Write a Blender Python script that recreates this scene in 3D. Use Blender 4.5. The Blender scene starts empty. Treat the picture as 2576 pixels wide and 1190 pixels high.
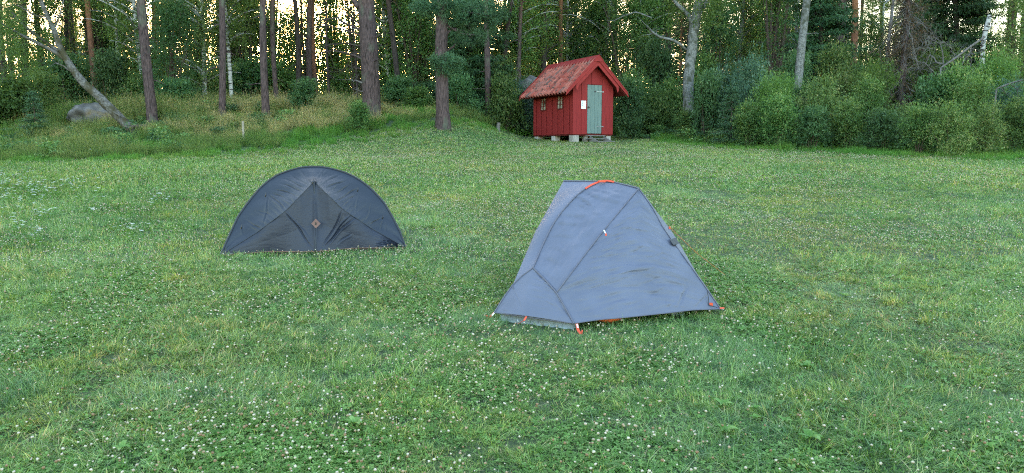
import bpy, math, random
import numpy as np
from mathutils import Vector, Matrix
rad = math.radians
rng = np.random.default_rng(7)
random.seed(7)
SC = bpy.context.scene
COL = SC.collection

# ------------------------------------------------------------------ camera
PW, PH, F = 2576.0, 1190.0, 1910.0      # photo measured on a 2576 x 1190 grid
PITCH = rad(6.4)
CZ = 1.65
cam = bpy.data.cameras.new("camera"); camo = bpy.data.objects.new("camera", cam)
COL.objects.link(camo); SC.camera = camo
cam.sensor_width = 36; cam.lens = 36 * F / PW
cam.clip_start = 0.05; cam.clip_end = 3000
camo.location = (0, 0, CZ); camo.rotation_euler = (rad(90) - PITCH, 0, 0)

# ------------------------------------------------------------------ light
SUN_AZ, SUN_EL = rad(-13.0), rad(5.0)     # azimuth from +Y towards +X, low behind the wood
W = bpy.data.worlds.new("World"); SC.world = W; W.use_nodes = True
nt = W.node_tree; nt.nodes.clear()
sky = nt.nodes.new("ShaderNodeTexSky"); sky.sky_type = 'NISHITA'; sky.sun_disc = False
sky.sun_elevation = SUN_EL; sky.sun_rotation = SUN_AZ
sky.air_density = 1.0; sky.dust_density = 1.7; sky.ozone_density = 1.0
bg = nt.nodes.new("ShaderNodeBackground"); bg.inputs[1].default_value = 0.15
wo = nt.nodes.new("ShaderNodeOutputWorld")
nt.links.new(sky.outputs[0], bg.inputs[0]); nt.links.new(bg.outputs[0], wo.inputs[0])
sl = bpy.data.lights.new("sun", 'SUN'); sl.energy = 0.45; sl.angle = rad(2.5); sl.color = (1, .74, .45)
slo = bpy.data.objects.new("sun", sl); COL.objects.link(slo)
sd = Vector((math.sin(SUN_AZ)*math.cos(SUN_EL), math.cos(SUN_AZ)*math.cos(SUN_EL), math.sin(SUN_EL)))
slo.rotation_euler = sd.to_track_quat('Z', 'Y').to_euler(); slo.location = (0, 0, 60)
vs = SC.view_settings; vs.view_transform = 'Standard'; vs.look = 'None'; vs.gamma = 1; vs.exposure = 4.05
cy = SC.cycles
cy.max_bounces = 6; cy.diffuse_bounces = 3; cy.glossy_bounces = 2; cy.transmission_bounces = 3
cy.transparent_max_bounces = 4; cy.caustics_reflective = False; cy.caustics_refractive = False
cy.use_denoising = False; cy.denoiser = 'OPENIMAGEDENOISE'; cy.denoising_input_passes = 'RGB_ALBEDO_NORMAL'; cy.denoising_prefilter = 'NONE'; cy.use_adaptive_sampling = True; cy.adaptive_threshold = 0.004; cy.pixel_filter_type = 'BLACKMAN_HARRIS'; cy.filter_width = 1.15
cy.sample_clamp_indirect = 3
W.cycles.sampling_method = 'MANUAL'; W.cycles.sample_map_resolution = 2048

# ------------------------------------------------------------------ terrain height
def sstep(a, b, t):
    t = np.clip((t - a) / (b - a), 0, 1); return t * t * (3 - 2 * t)
def hash2(ix, iy, seed):
    n = (ix.astype(np.int64) * 374761393 + iy.astype(np.int64) * 668265263 + seed * 974634) & 0xffffffff
    n = ((n ^ (n >> 13)) * 1274126177) & 0xffffffff
    return ((n ^ (n >> 16)) & 0xffff) / 65535.0
def vnoise(x, y, sc, seed=0):
    x = np.asarray(x, float) / sc; y = np.asarray(y, float) / sc
    ix = np.floor(x); iy = np.floor(y); fx = x - ix; fy = y - iy
    fx = fx*fx*(3-2*fx); fy = fy*fy*(3-2*fy)
    a = hash2(ix, iy, seed); b = hash2(ix+1, iy, seed); c = hash2(ix, iy+1, seed); d = hash2(ix+1, iy+1, seed)
    return (a*(1-fx)+b*fx)*(1-fy) + (c*(1-fx)+d*fx)*fy
def fbm(x, y, sc, seed=0):
    return (vnoise(x,y,sc,seed)*.55 + vnoise(x,y,sc*.45,seed+1)*.3 + vnoise(x,y,sc*.2,seed+2)*.15)
def TZ(x, y):
    x = np.asarray(x, float); y = np.asarray(y, float)
    yy = np.where(y < 34, y, 34 + 8*(1-np.exp(-np.maximum(y-34, 0)/8)))
    z = 0.068 * yy
    left = 1 - sstep(-3.0, 1.0, x); right = sstep(7.0, 12.0, x)
    z = z + left * 1.15 * sstep(21.5, 33, y) + right * .9 * sstep(23, 34, y)
    mid = (1-left)*(1-right)
    z = z + mid * 1.0 * sstep(33.5, 41, y)
    z = z + (fbm(x, y, 4.0, 11)-.5) * .10 * sstep(1, 9, y) + (fbm(x, y, 9.0, 31)-.5) * .5 * sstep(30, 40, y)
    return z
def T(x, y): return float(TZ(x, y))

cp, sp = math.cos(PITCH), math.sin(PITCH)
def ray(px, py):
    a = (px - PW/2) / F; b = (PH/2 - py) / F
    return Vector((a, cp + b*sp, -sp + b*cp))
def pix(px, py, Y):
    r = ray(px, py); return Vector((0, 0, CZ)) + r * (Y / r.y)
def gnd(px, py):                                   # where the ray through a pixel meets the ground
    r = ray(px, py); tt = np.arange(3, 90, .04)
    hit = np.nonzero(CZ + r.z*tt < TZ(r.x*tt, r.y*tt))[0]
    t = float(tt[hit[0]]) if len(hit) else 60.0
    p = Vector((0, 0, CZ)) + r * t
    return Vector((p.x, p.y, T(p.x, p.y)))
def proj(p):
    d = Vector(p) - Vector((0, 0, CZ)); dep = d.y*cp - d.z*sp; up = d.y*sp + d.z*cp
    return (PW/2 + F*d.x/dep, PH/2 - F*up/dep)

# ------------------------------------------------------------------ materials
def mat(name):
    m = bpy.data.materials.new(name); m.use_nodes = True; n = m.node_tree
    return m, n, n.nodes["Principled BSDF"]
def N(n, t, **kw):
    k = n.nodes.new(t)
    for a, b in kw.items(): setattr(k, a, b)
    return k
def ramp(n, stops, fac):
    r = N(n, "ShaderNodeValToRGB"); e = r.color_ramp.elements
    while len(e) < len(stops): e.new(.5)
    for i, (p, c) in enumerate(stops): e[i].position = p; e[i].color = (*c, 1)
    n.links.new(fac, r.inputs[0]); return r.outputs[0]
def noise(n, scale, detail=3, vec=None, sc=None):
    k = N(n, "ShaderNodeTexNoise"); k.inputs["Scale"].default_value = scale; k.inputs["Detail"].default_value = detail
    if vec is not None:
        if sc:
            mp = N(n, "ShaderNodeMapping"); mp.inputs["Scale"].default_value = sc; n.links.new(vec, mp.inputs[0]); vec = mp.outputs[0]
        n.links.new(vec, k.inputs["Vector"])
    return k.outputs["Fac"]
def mixc(n, fac, a, b, mode='MIX'):
    k = N(n, "ShaderNodeMix", data_type='RGBA', blend_type=mode)
    for s, v in ((0, fac), (6, a), (7, b)):
        if isinstance(v, (int, float)): k.inputs[s].default_value = v
        elif isinstance(v, tuple): k.inputs[s].default_value = (*v, 1)
        else: n.links.new(v, k.inputs[s])
    return k.outputs[2]
def mth(n, op, a, b=0.0, c=None, clamp=False):
    k = N(n, "ShaderNodeMath", operation=op); k.use_clamp = clamp
    for i, v in enumerate((a, b, c)):
        if v is None: continue
        if isinstance(v, (int, float)): k.inputs[i].default_value = v
        else: n.links.new(v, k.inputs[i])
    return k.outputs[0]
def bump(n, p, h, strength=.4, dist=.02):
    k = N(n, "ShaderNodeBump"); k.inputs["Strength"].default_value = strength; k.inputs["Distance"].default_value = dist
    n.links.new(h, k.inputs["Height"]); n.links.new(k.outputs[0], p.inputs["Normal"])
def attr(n, a):
    k = N(n, "ShaderNodeAttribute"); k.attribute_name = a; return k.outputs["Fac"]
def plain(name, c, rough=.6, spec=.5, metal=0, var=.0, nscale=30, bmp=0):
    m, n, p = mat(name)
    p.inputs["Roughness"].default_value = rough; p.inputs["Specular IOR Level"].default_value = spec
    p.inputs["Metallic"].default_value = metal
    tc = N(n, "ShaderNodeTexCoord").outputs["Object"]
    f = noise(n, nscale, 4, tc)
    col = ramp(n, [(.25, tuple(v*(1-var) for v in c)), (.75, tuple(min(1, v*(1+var)) for v in c))], f)
    n.links.new(col, p.inputs["Base Color"])
    if bmp: bump(n, p, f, .5, bmp)
    return m
def foliage(name, stops, trans=.35, rough=.5, spec=.18, patch=0.0, patch_cols=None, pscale=.35, objvar=.25):
    """leaf / blade material: 'v' is a per-leaf random number"""
    m, n, p = mat(name)
    col = ramp(n, stops, attr(n, "v"))
    pos = N(n, "ShaderNodeNewGeometry").outputs["Position"]
    if patch_cols:
        for (s, amt, c, lo, hi) in patch_cols:
            f = noise(n, s, 3, pos)
            mr = N(n, "ShaderNodeMapRange"); mr.inputs[1].default_value = lo; mr.inputs[2].default_value = hi
            mr.inputs[4].default_value = amt; n.links.new(f, mr.inputs[0])
            col = mixc(n, mr.outputs[0], col, c, 'MULTIPLY')
    if objvar:
        oi = N(n, "ShaderNodeObjectInfo").outputs["Random"]
        hs = N(n, "ShaderNodeHueSaturation")
        n.links.new(mth(n, 'MULTIPLY_ADD', oi, objvar*.12, .5-objvar*.06), hs.inputs["Hue"])
        n.links.new(mth(n, 'MULTIPLY_ADD', oi, objvar*2, 1-objvar), hs.inputs["Value"])
        n.links.new(col, hs.inputs["Color"]); col = hs.outputs[0]
    n.links.new(col, p.inputs["Base Color"])
    p.inputs["Roughness"].default_value = rough; p.inputs["Specular IOR Level"].default_value = spec
    t = N(n, "ShaderNodeBsdfTranslucent")
    tcol = mixc(n, 1.0, col, (1.5, 1.45, .6), 'MULTIPLY'); n.links.new(tcol, t.inputs[0])
    ms = N(n, "ShaderNodeMixShader"); ms.inputs[0].default_value = trans
    out = n.nodes["Material Output"]
    n.links.new(p.outputs[0], ms.inputs[1]); n.links.new(t.outputs[0], ms.inputs[2]); n.links.new(ms.outputs[0], out.inputs[0])
    return m
def bark(name, lo, hi, top=None, rough=.9, sc=(8, 8, 1.6), patches=None, bmp=.03, tz=(4., 9.)):
    m, n, p = mat(name)
    tc = N(n, "ShaderNodeTexCoord").outputs["Object"]
    f = noise(n, 3.6, 7, tc, sc)
    col = ramp(n, [(.3, lo), (.62, hi)], f)
    if top:
        h = attr(n, "h")
        mr = N(n, "ShaderNodeMapRange"); mr.inputs[1].default_value = tz[0]; mr.inputs[2].default_value = tz[1]; n.links.new(h, mr.inputs[0])
        tcol = ramp(n, [(.3, tuple(v*.55 for v in top)), (.65, top)], f)
        col = mixc(n, mr.outputs[0], col, tcol)
    if patches:
        (pc, ps, plo, phi, sc2) = patches
        f2 = noise(n, ps, 5, tc, sc2)
        k = ramp(n, [(plo, (0,0,0)), (phi, (1,1,1))], f2)
        col = mixc(n, k, col, pc)
    n.links.new(col, p.inputs["Base Color"]); p.inputs["Roughness"].default_value = rough
    p.inputs["Specular IOR Level"].default_value = .2
    bump(n, p, f, .9, bmp)
    return m

M = {}
M['pine_bark'] = bark("pine_bark", (.016,.012,.012), (.095,.066,.068), top=(.24,.12,.075), patches=((.10,.13,.09), 1.3, .55, .8, (2,2,1)))
M['dark_bark'] = bark("dark_bark", (.014,.012,.012), (.06,.047,.045), top=(.11,.06,.045))
M['orange_bark'] = bark("orange_bark", (.05,.03,.025), (.18,.09,.065), top=(.28,.13,.07), tz=(2,5))
M['birch_bark'] = bark("birch_bark", (.26,.27,.27), (.46,.46,.46), sc=(6,6,14), patches=((.035,.03,.03), 2.0, .52, .62, (2,2,7)), bmp=.006)
M['aspen_bark'] = bark("aspen_bark", (.045,.048,.046), (.19,.195,.195), sc=(6,6,6), patches=((.05,.055,.04), 2.0, .50, .64, (3,3,2)), bmp=.01)
M['dead_wood'] = bark("dead_wood", (.05,.045,.045), (.16,.15,.15), sc=(10,10,2), bmp=.01)
M['lean_bark'] = bark("leaning_birch_bark", (.028,.025,.02), (.15,.145,.14), sc=(5,5,5), patches=((.05,.045,.025), 1.4, .46, .62, (2,2,2)), bmp=.02)
M['twig'] = bark("twig", (.03,.022,.02), (.10,.075,.06), bmp=.005)

G = [(0, (.042,.095,.032)), (.5, (.085,.165,.055)), (.88, (.16,.245,.085)), (1, (.27,.32,.13))]
M['broad_leaf'] = foliage("broad_leaf", G, .4)
M['dark_leaf'] = foliage("dark_leaf", [(0,(.035,.085,.036)),(.6,(.065,.14,.058)),(1,(.13,.21,.10))], .35)
M['blue_leaf'] = foliage("blue_leaf", [(0,(.04,.09,.06)),(.6,(.08,.16,.11)),(1,(.18,.28,.2))], .3)
M['birch_leaf'] = foliage("birch_leaf", [(0,(.05,.11,.028)),(.6,(.10,.18,.05)),(1,(.2,.28,.1))], .4)
M['yellow_leaf'] = foliage("yellow_leaf", [(0,(.055,.115,.035)),(.5,(.12,.19,.065)),(.9,(.21,.275,.10)),(1,(.34,.31,.16))], .35)
M['needle'] = foliage("needle", [(0,(.018,.05,.02)),(.6,(.034,.085,.034)),(1,(.07,.13,.055))], .12)
M['pine_needle'] = foliage("pine_needle", [(0,(.03,.07,.035)),(.6,(.055,.12,.058)),(1,(.10,.18,.095))], .15)
M['brown_needle'] = foliage("brown_needle", [(0,(.04,.03,.022)),(.5,(.085,.07,.04)),(.8,(.15,.08,.05)),(1,(.13,.12,.06))], .15)

# grass: world-space patches of blue-green, yellow and dark clover green
gp = [(.55, 1.0, (1.32, 1.0, 1.05), .45, .66), (.23, 1.0, (.72, .82, .80), .46, .64), (1.7, 1.0, (1.3, 1.12, .92), .50, .68), (6.0, 1.0, (.52, .64, .66), .48, .64), (3.2, 1.0, (1.2, 1.25, 1.3), .54, .70)]
M['grass'] = foliage("grass", [(0,(.08,.155,.032)),(.35,(.155,.265,.07)),(.7,(.26,.38,.13)),(.9,(.38,.47,.24)),(.93,(.46,.38,.22)),(1,(.52,.42,.27))], .35, .45, .16, patch_cols=gp, objvar=0)
M['blue_grass'] = foliage("blue_grass", [(0,(.08,.165,.055)),(.45,(.17,.29,.10)),(.85,(.32,.44,.22)),(1,(.5,.45,.33))], .3, .45, .16, patch_cols=[gp[1],gp[3]], objvar=0)
M['clover'] = foliage("clover", [(0,(.055,.125,.022)),(.6,(.105,.22,.045)),(1,(.20,.33,.10))], .3, .45, .16, patch_cols=gp[1:2], objvar=0)
M['tall_grass'] = foliage("tall_grass", [(0,(.05,.11,.025)),(.55,(.10,.17,.04)),(.78,(.18,.21,.07)),(.93,(.30,.26,.13)),(1,(.40,.33,.2))], .35, .5, .3,
                          patch_cols=[(.25, 1.0, (.6, .85, .6), .42, .6)], objvar=0)
M['dry_grass'] = foliage("dry_grass", [(0,(.09,.14,.04)),(.45,(.18,.2,.07)),(.75,(.34,.29,.14)),(1,(.48,.37,.22))], .35, .5, .3, objvar=0)
M['lush_grass'] = foliage("lush_grass", [(0,(.045,.13,.02)),(.5,(.085,.22,.035)),(1,(.17,.31,.08))], .35, .45, .16, patch_cols=gp[:2], objvar=0)

def ground_mat():
    m, n, p = mat("meadow_soil"); pos = N(n, "ShaderNodeNewGeometry").outputs["Position"]
    c = ramp(n, [(.3,(.018,.035,.010)),(.6,(.035,.065,.018)),(.8,(.07,.07,.035))], noise(n, 9, 6, pos))
    c2 = ramp(n, [(.3,(.02,.03,.012)),(.7,(.06,.05,.03))], noise(n, 2, 6, pos))
    sx = N(n, "ShaderNodeSeparateXYZ"); n.links.new(pos, sx.inputs[0])
    mr = N(n, "ShaderNodeMapRange"); mr.inputs[1].default_value = 30; mr.inputs[2].default_value = 38; n.links.new(sx.outputs[1], mr.inputs[0])
    c = mixc(n, mr.outputs[0], c, c2)
    n.links.new(c, p.inputs["Base Color"]); p.inputs["Roughness"].default_value = .95
    bump(n, p, noise(n, 30, 5, pos), .7, .03); return m
M['soil'] = ground_mat()

# ------------------------------------------------------------------ mesh helpers
def mesh(name, V, Q=None, m=None, tris=None, v=None, h=None, smooth=False, mi=None):
    V = np.asarray(V, np.float32).reshape(-1, 3); me = bpy.data.meshes.new(name)
    loops = []; starts = []; n = 0
    if Q is not None and len(Q):
        Q = np.asarray(Q, np.int32); loops.append(Q.ravel()); starts.append(np.arange(len(Q))*4); n += Q.size
    if tris is not None and len(tris):
        tr = np.asarray(tris, np.int32); loops.append(tr.ravel()); starts.append(n + np.arange(len(tr))*3)
    L = np.concatenate(loops); S = np.concatenate(starts)
    me.vertices.add(len(V)); me.vertices.foreach_set("co", V.ravel())
    me.loops.add(len(L)); me.loops.foreach_set("vertex_index", L.astype(np.int32))
    me.polygons.add(len(S)); me.polygons.foreach_set("loop_start", S.astype(np.int32))
    if mi is not None: me.polygons.foreach_set("material_index", np.asarray(mi, np.int32))
    if smooth: me.polygons.foreach_set("use_smooth", np.ones(len(S), bool))
    me.update(calc_edges=True)
    for nm, arr in (("v", v), ("h", h)):
        if arr is not None:
            a = me.attributes.new(nm, 'FLOAT', 'POINT'); a.data.foreach_set("value", np.asarray(arr, np.float32))
    for k in (m if isinstance(m, (list, tuple)) else [m]):
        if k: me.materials.append(k)
    return me
def obj(name, me, parent=None, loc=(0,0,0), rz=0):
    o = bpy.data.objects.new(name, me); COL.objects.link(o); o.location = loc; o.rotation_euler = (0,0,rz)
    if parent: o.parent = parent
    return o
def tag(o, label=None, cat=None, group=None, kind=None):
    for k, v in (("label", label), ("category", cat), ("group", group), ("kind", kind)):
        if v: o[k] = v
    return o
def empty(name, loc=(0,0,0), rz=0):
    o = bpy.data.objects.new(name, None); COL.objects.link(o); o.location = loc; o.rotation_euler = (0,0,rz); o.empty_display_size = .2
    return o
class MB:                                          # collects simple solids into one mesh
    def __init__(s): s.V = []; s.F = []; s.n = 0; s.h = []
    def add(s, V, Q, h=None):
        V = np.asarray(V, float).reshape(-1, 3); s.V.append(V); s.F += [[i + s.n for i in q] for q in Q]; s.n += len(V)
        s.h.append(np.asarray(h) if h is not None else V[:, 2])
    def box(s, x0, x1, y0, y1, z0, z1, R=None, o=(0,0,0)):
        V = np.array([(x,y,z) for z in (z0,z1) for y in (y0,y1) for x in (x0,x1)], float)
        if R is not None: V = V @ np.array(R).T
        s.add(V + np.array(o), [(0,2,3,1),(4,5,7,6),(0,1,5,4),(2,6,7,3),(0,4,6,2),(1,3,7,5)])
    def prism(s, poly, axis_off):                  # extrude a planar polygon by a vector
        P = np.array(poly, float); n = len(P); V = np.vstack([P, P + np.array(axis_off)])
        s.add(V, [tuple(range(n))[::-1], tuple(range(n, 2*n))] + [(i, (i+1)%n, (i+1)%n+n, i+n) for i in range(n)])
    def tube(s, path, rs, sides=8, cap=True):
        V, Q = tube(path, rs, sides); Q = [tuple(q) for q in Q]
        if cap: Q += [tuple(range(sides))[::-1], tuple(range(len(V)-sides, len(V)))]
        s.add(V, Q)
    def build(s, name, m, parent=None, loc=(0,0,0), rz=0, smooth=False, bevel=0):
        me = bpy.data.meshes.new(name); me.from_pydata(np.vstack(s.V).tolist(), [], s.F); me.update()
        a = me.attributes.new("h", 'FLOAT', 'POINT'); a.data.foreach_set("value", np.concatenate(s.h).astype(np.float32))
        if m: me.materials.append(m)
        if smooth: me.polygons.foreach_set("use_smooth", np.ones(len(me.polygons), bool))
        o = obj(name, me, parent, loc, rz)
        if bevel:
            b = o.modifiers.new("bevel", 'BEVEL'); b.width = bevel; b.segments = 2; b.limit_method = 'ANGLE'
        return o
def tube(path, rs, sides=8):
    P = np.asarray(path, float); n = len(P); rs = np.broadcast_to(rs, n)
    d = np.gradient(P, axis=0); d /= np.linalg.norm(d, axis=1)[:, None] + 1e-9
    ref = np.where(np.abs(d[:, 2:3]) > .8, np.array([[1.,0,0]]), np.array([[0,0,1.]]))
    ref[:] = ref[0] if abs(d[0,2]) > .8 or abs(d[-1,2]) < .8 else ref
    a = np.cross(d, ref); a /= np.linalg.norm(a, axis=1)[:, None] + 1e-9; b = np.cross(d, a)
    t = np.arange(sides) * 2*np.pi/sides
    V = P[:,None,:] + rs[:,None,None]*(np.cos(t)[None,:,None]*a[:,None,:] + np.sin(t)[None,:,None]*b[:,None,:])
    i = np.arange(n-1)[:,None]*sides; j = np.arange(sides)[None,:]; k = (j+1) % sides
    Q = np.stack([i+j, i+k, i+sides+k, i+sides+j], -1).reshape(-1, 4)
    return V.reshape(-1, 3), Q
def leafquads(C, size, aspect=.5, dirs=None, r=None, droop=0.0, fold=.25):
    """rhombic leaves at C; returns V, Q"""
    r = r or rng; n = len(C); C = np.asarray(C, float)
    if dirs is None: dirs = r.normal(size=(n, 3)); dirs[:, 2] = dirs[:, 2]*.6 - droop
    dirs = dirs / (np.linalg.norm(dirs, axis=1)[:, None] + 1e-9)
    up = r.normal(size=(n, 3)) * .7 + np.array([0, 0, 1.])
    s = np.cross(dirs, up); s /= np.linalg.norm(s, axis=1)[:, None] + 1e-9
    nn = np.cross(s, dirs)
    L = (size * r.uniform(.65, 1.25, n))[:, None] if np.isscalar(size) else size[:, None]
    w = L * aspect * .5
    m = C + dirs*L*.45
    V = np.stack([C, m + s*w + nn*w*fold, C + dirs*L, m - s*w + nn*w*fold], 1).reshape(-1, 3)
    return V, np.arange(4*n).reshape(-1, 4)
def rep(v): return np.repeat(v, 4)

# ------------------------------------------------------------------ foliage generators (meshes at origin, base z = 0)
def lobes(r, n, rx, h, z0=.0, size=(.35, .6)):
    L = []
    for i in range(n):
        a = r.uniform(0, 2*np.pi); q = r.uniform(0, 1)**.6; zz = r.uniform(z0, 1)
        taper = 1 - .55*max(0, zz-.35)/.65
        s = r.uniform(*size)
        L.append((math.cos(a)*q*rx*taper*.75, math.sin(a)*q*rx*taper*.75, h*(z0*.3+zz*(1-s*.25)), rx*s, h*s*.42))
    return L
def crown_points(r, L, n, shell=.55):
    L = np.array(L); vol = L[:,3]**2*L[:,4]; k = r.choice(len(L), n, p=(vol**.8)/(vol**.8).sum())
    d = r.normal(size=(n,3)); d /= np.linalg.norm(d, axis=1)[:,None]
    q = np.maximum(r.uniform(0,1,n)**(1/3.), shell*r.uniform(.6,1,n))*r.uniform(.85,1.12,n)
    C = L[k,:3] + d*q[:,None]*L[k][:, [3,3,4]]
    return C, k, d
def leafy(name, m, seed, rx, h, nl, leaf, nlobe=14, z0=.1, aspect=.5, per=12, twig=.35, mw='twig', dirs_up=.0, droop=.1, stems=5, lsize=(.35,.6)):
    """bush or leafy crown: many twigs, each with a spray of leaves"""
    r = np.random.default_rng(seed)
    L = lobes(r, nlobe, rx, h, z0, lsize); nt_ = nl//per
    C, k, d = crown_points(r, L, nt_)
    C[:,2] = np.maximum(C[:,2], .04 + r.uniform(0,.15,nt_)*h*.3)
    ax = d*.8 + r.normal(size=(nt_,3))*.5; ax[:,2] += .25+dirs_up; ax /= np.linalg.norm(ax,axis=1)[:,None]
    t = np.tile(np.linspace(0,1,per), nt_)
    base = np.repeat(C, per, 0) + np.repeat(ax, per, 0)*t[:,None]*twig*np.repeat(r.uniform(.5,1.3,nt_),per)[:,None]
    base += r.normal(size=base.shape)*leaf*.35
    dr = np.repeat(ax, per, 0)*.5 + r.normal(size=base.shape)*.75; dr[:,2] -= droop
    V, Q = leafquads(base, leaf, aspect, dr, r)
    cl = r.uniform(-.2,.2,nt_); lo = r.uniform(-.26,.26,nlobe)
    v = np.clip(r.beta(2,2.6,len(base)) + np.repeat(cl, per) + np.repeat(lo[k], per) + .12*(base[:,2]/h-.5), 0, 1)
    me = mesh(name, V, Q, M[m], v=rep(v))
    # stems and a few bare twigs
    sv, sq, n = [], [], 0
    for i in range(stems + 14):
        e = C[r.integers(nt_)]; b = np.array([r.normal()*.08*rx, r.normal()*.08*rx, -.1])
        mid = b*.5 + e*.5 + np.array([0,0,h*.12]) + r.normal(size=3)*.05*rx
        tt = np.linspace(0,1,7)[:,None]; P = (1-tt)**2*b + 2*tt*(1-tt)*mid + tt**2*e
        rr = (.035 if i < stems else .014)*max(.6, h/3)*np.linspace(1,.2,7)
        a, q = tube(P, rr, 5); sv.append(a); sq.append(q+n); n += len(a)
    ms = mesh(name+"_stems", np.vstack(sv), np.vstack(sq), M[mw], h=np.vstack(sv)[:,2], smooth=True)
    return me, ms
def birch_crown(name, seed, h=11, z0=3.0, rx=2.0, n_tw=900, per=22, leaf=.075, m='birch_leaf', hang=.8):
    r = np.random.default_rng(seed); nb = 46
    bz = np.sort(z0 + (h-z0)*r.uniform(0,1,nb)); ba = r.uniform(0,2*np.pi,nb)
    bl = rx*(.35+.75*np.sin(np.clip((bz-z0)/(h-z0)*.85+.15,0,1)*np.pi))*r.uniform(.6,1.15,nb)
    sv, sq, n = [], [], 0; tips = []
    for z,a,l in zip(bz,ba,bl):
        t = np.linspace(0,1,7)[:,None]; d = np.array([math.cos(a),math.sin(a),0])
        P = np.array([0,0,z-.5*l]) + d*l*t + np.array([0,0,1.])*(l*.9*t - l*.55*t**2)
        v_, q_ = tube(P, np.linspace(.03,.006,7)*(1+.1*(h-z)), 4); sv.append(v_); sq.append(q_+n); n += len(v_)
        tips.append(P)
    k = r.integers(0, nb, n_tw); f = r.uniform(.25,1,n_tw)
    C = np.array([tips[i][int(q*6)] for i,q in zip(k,f)]) + r.normal(size=(n_tw,3))*.22
    t = np.tile(np.linspace(0,1,per), n_tw)[:,None]
    hd = r.normal(size=(n_tw,3))*.3; hd[:,2] -= 1
    ln = hang*r.uniform(.3,1.2,n_tw)
    base = np.repeat(C,per,0) + np.repeat(hd*ln[:,None],per,0)*t + r.normal(size=(n_tw*per,3))*.05
    dr = r.normal(size=base.shape)*.7; dr[:,2] -= .5
    V,Q = leafquads(base, leaf, .75, dr, r)
    v = np.clip(r.beta(2,2.4,len(base)) + np.repeat(r.uniform(-.25,.25,n_tw),per),0,1)
    return mesh(name, V, Q, M[m], v=rep(v)), (np.vstack(sv), np.vstack(sq))
def spruce_mesh(name, seed, h=10, rmax=2.0, z0=.3, m='needle', dens=1.0, gaps=.15, hang=.16):
    r = np.random.default_rng(seed); C=[]; D=[]; sv=[]; sq=[]; n=0; cl=[]
    z = z0
    while z < h-.15:
        L = rmax*(1-z/h)**.85; nb = max(4, int(8*dens))
        for j in range(nb):
            if r.uniform() < gaps: continue
            a = r.uniform(0,2*np.pi); l = L*r.uniform(.65,1.12)+.08
            d = np.array([math.cos(a), math.sin(a), 0]); s = np.array([-d[1], d[0], 0])
            K = 7; t = np.linspace(0,1,K)[:,None]
            P = np.array([0,0,z]) + d*l*t + np.array([0,0,1.])*(-.35*l*t+.22*l*t**2)
            v_,q_ = tube(P, np.linspace(.016+.006*l,.004,K), 4); sv.append(v_); sq.append(q_+n); n+=len(v_)
            m_ = int(26*dens*max(l,.3)*2.2)
            q = r.uniform(.12,1,m_); side = r.choice([-1,1],m_)*r.uniform(0,1,m_)
            w = .30*l*(1-q*.75)+.05
            c = np.array([0,0,z]) + d*l*q[:,None] + np.array([0,0,1.])*((-.35*l*q+.22*l*q*q)[:,None]) + s*(side*w)[:,None]
            dd = d*.5 + s*side[:,None]*.9 + r.normal(size=(m_,3))*.3; dd[:,2] -= .45
            C.append(c); D.append(dd); cl.append(np.full(m_, r.uniform(-.2,.2))+q*.25)
        z += r.uniform(.16,.26)*(1.0 if h<6 else 1.35)
    C=np.vstack(C); D=np.vstack(D); cl=np.concatenate(cl)
    C=np.repeat(C,3,0)+r.normal(size=(len(C)*3,3))*.05; D=np.repeat(D,3,0)+r.normal(size=C.shape)*.35; cl=np.repeat(cl,3)
    V,Q = leafquads(C, hang, .22, D, r)
    v = np.clip(r.beta(2,3,len(C))+cl,0,1)
    return mesh(name, V, Q, M[m], v=rep(v)), (np.vstack(sv), np.vstack(sq))
def pine_crown(name, seed, h=17, z0=8, rx=2.6, nc=120, low=None, m='pine_needle'):
    r = np.random.default_rng(seed); C=[]; sv=[]; sq=[]; n=0
    for i in range(nc):
        z = z0 + (h-z0)*r.uniform(0,1)**.8; a = r.uniform(0,2*np.pi)
        l = rx*r.uniform(.4,1.1)*math.sqrt(max(.05, 1-((z-z0)/(h-z0))**2))
        if low and i < len(low): z, a, l = low[i]
        d = np.array([math.cos(a),math.sin(a),0]); t=np.linspace(0,1,6)[:,None]
        P = np.array([0,0,z])+d*l*t+np.array([0,0,1.])*(.15*l*np.sin(t*3))
        v_,q_=tube(P,np.linspace(.035,.01,6),4); sv.append(v_);sq.append(q_+n);n+=len(v_)
        for k in range(5):
            C.append(P[r.integers(3,6)]+r.normal(size=3)*np.array([.28,.28,.16])+np.array([0,0,.05]))
    C=np.array(C); per=70
    d = r.normal(size=(len(C)*per,3)); d[:,2]+=.3; d/=np.linalg.norm(d,axis=1)[:,None]
    base=np.repeat(C,per,0)+r.normal(size=d.shape)*np.array([.16,.16,.09])
    V,Q=leafquads(base,.12,.12,d,r)
    v=np.clip(r.beta(2,2.5,len(base))+np.repeat(r.uniform(-.2,.2,len(C)),per),0,1)
    return mesh(name,V,Q,M[m],v=rep(v)),(np.vstack(sv),np.vstack(sq))

# ------------------------------------------------------------------ SETTING: ground
def axis(lo, hi, fine, step, far):
    a = list(np.arange(lo, hi+1e-6, fine)); s = fine
    x = hi
    while x < far: s *= 1.25; x += s; a.append(x)
    x = lo; s = fine
    out = []
    while x > -step: s *= 1.25; x -= s; out.append(x)
    return np.array(out[::-1] + a)
gx = axis(-26, 26, .4, 900, 900); gy = axis(0, 46, .4, 300, 1500)
X, Y = np.meshgrid(gx, gy); Z = TZ(X, Y)
nx, ny = len(gx), len(gy)
i, j = np.meshgrid(np.arange(nx-1), np.arange(ny-1)); b = (j*nx+i).ravel()
g = obj("ground", mesh("ground", np.stack([X,Y,Z],-1), np.stack([b,b+1,b+1+nx,b+nx],-1), M['soil'], smooth=True))
tag(g, kind="structure")

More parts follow.
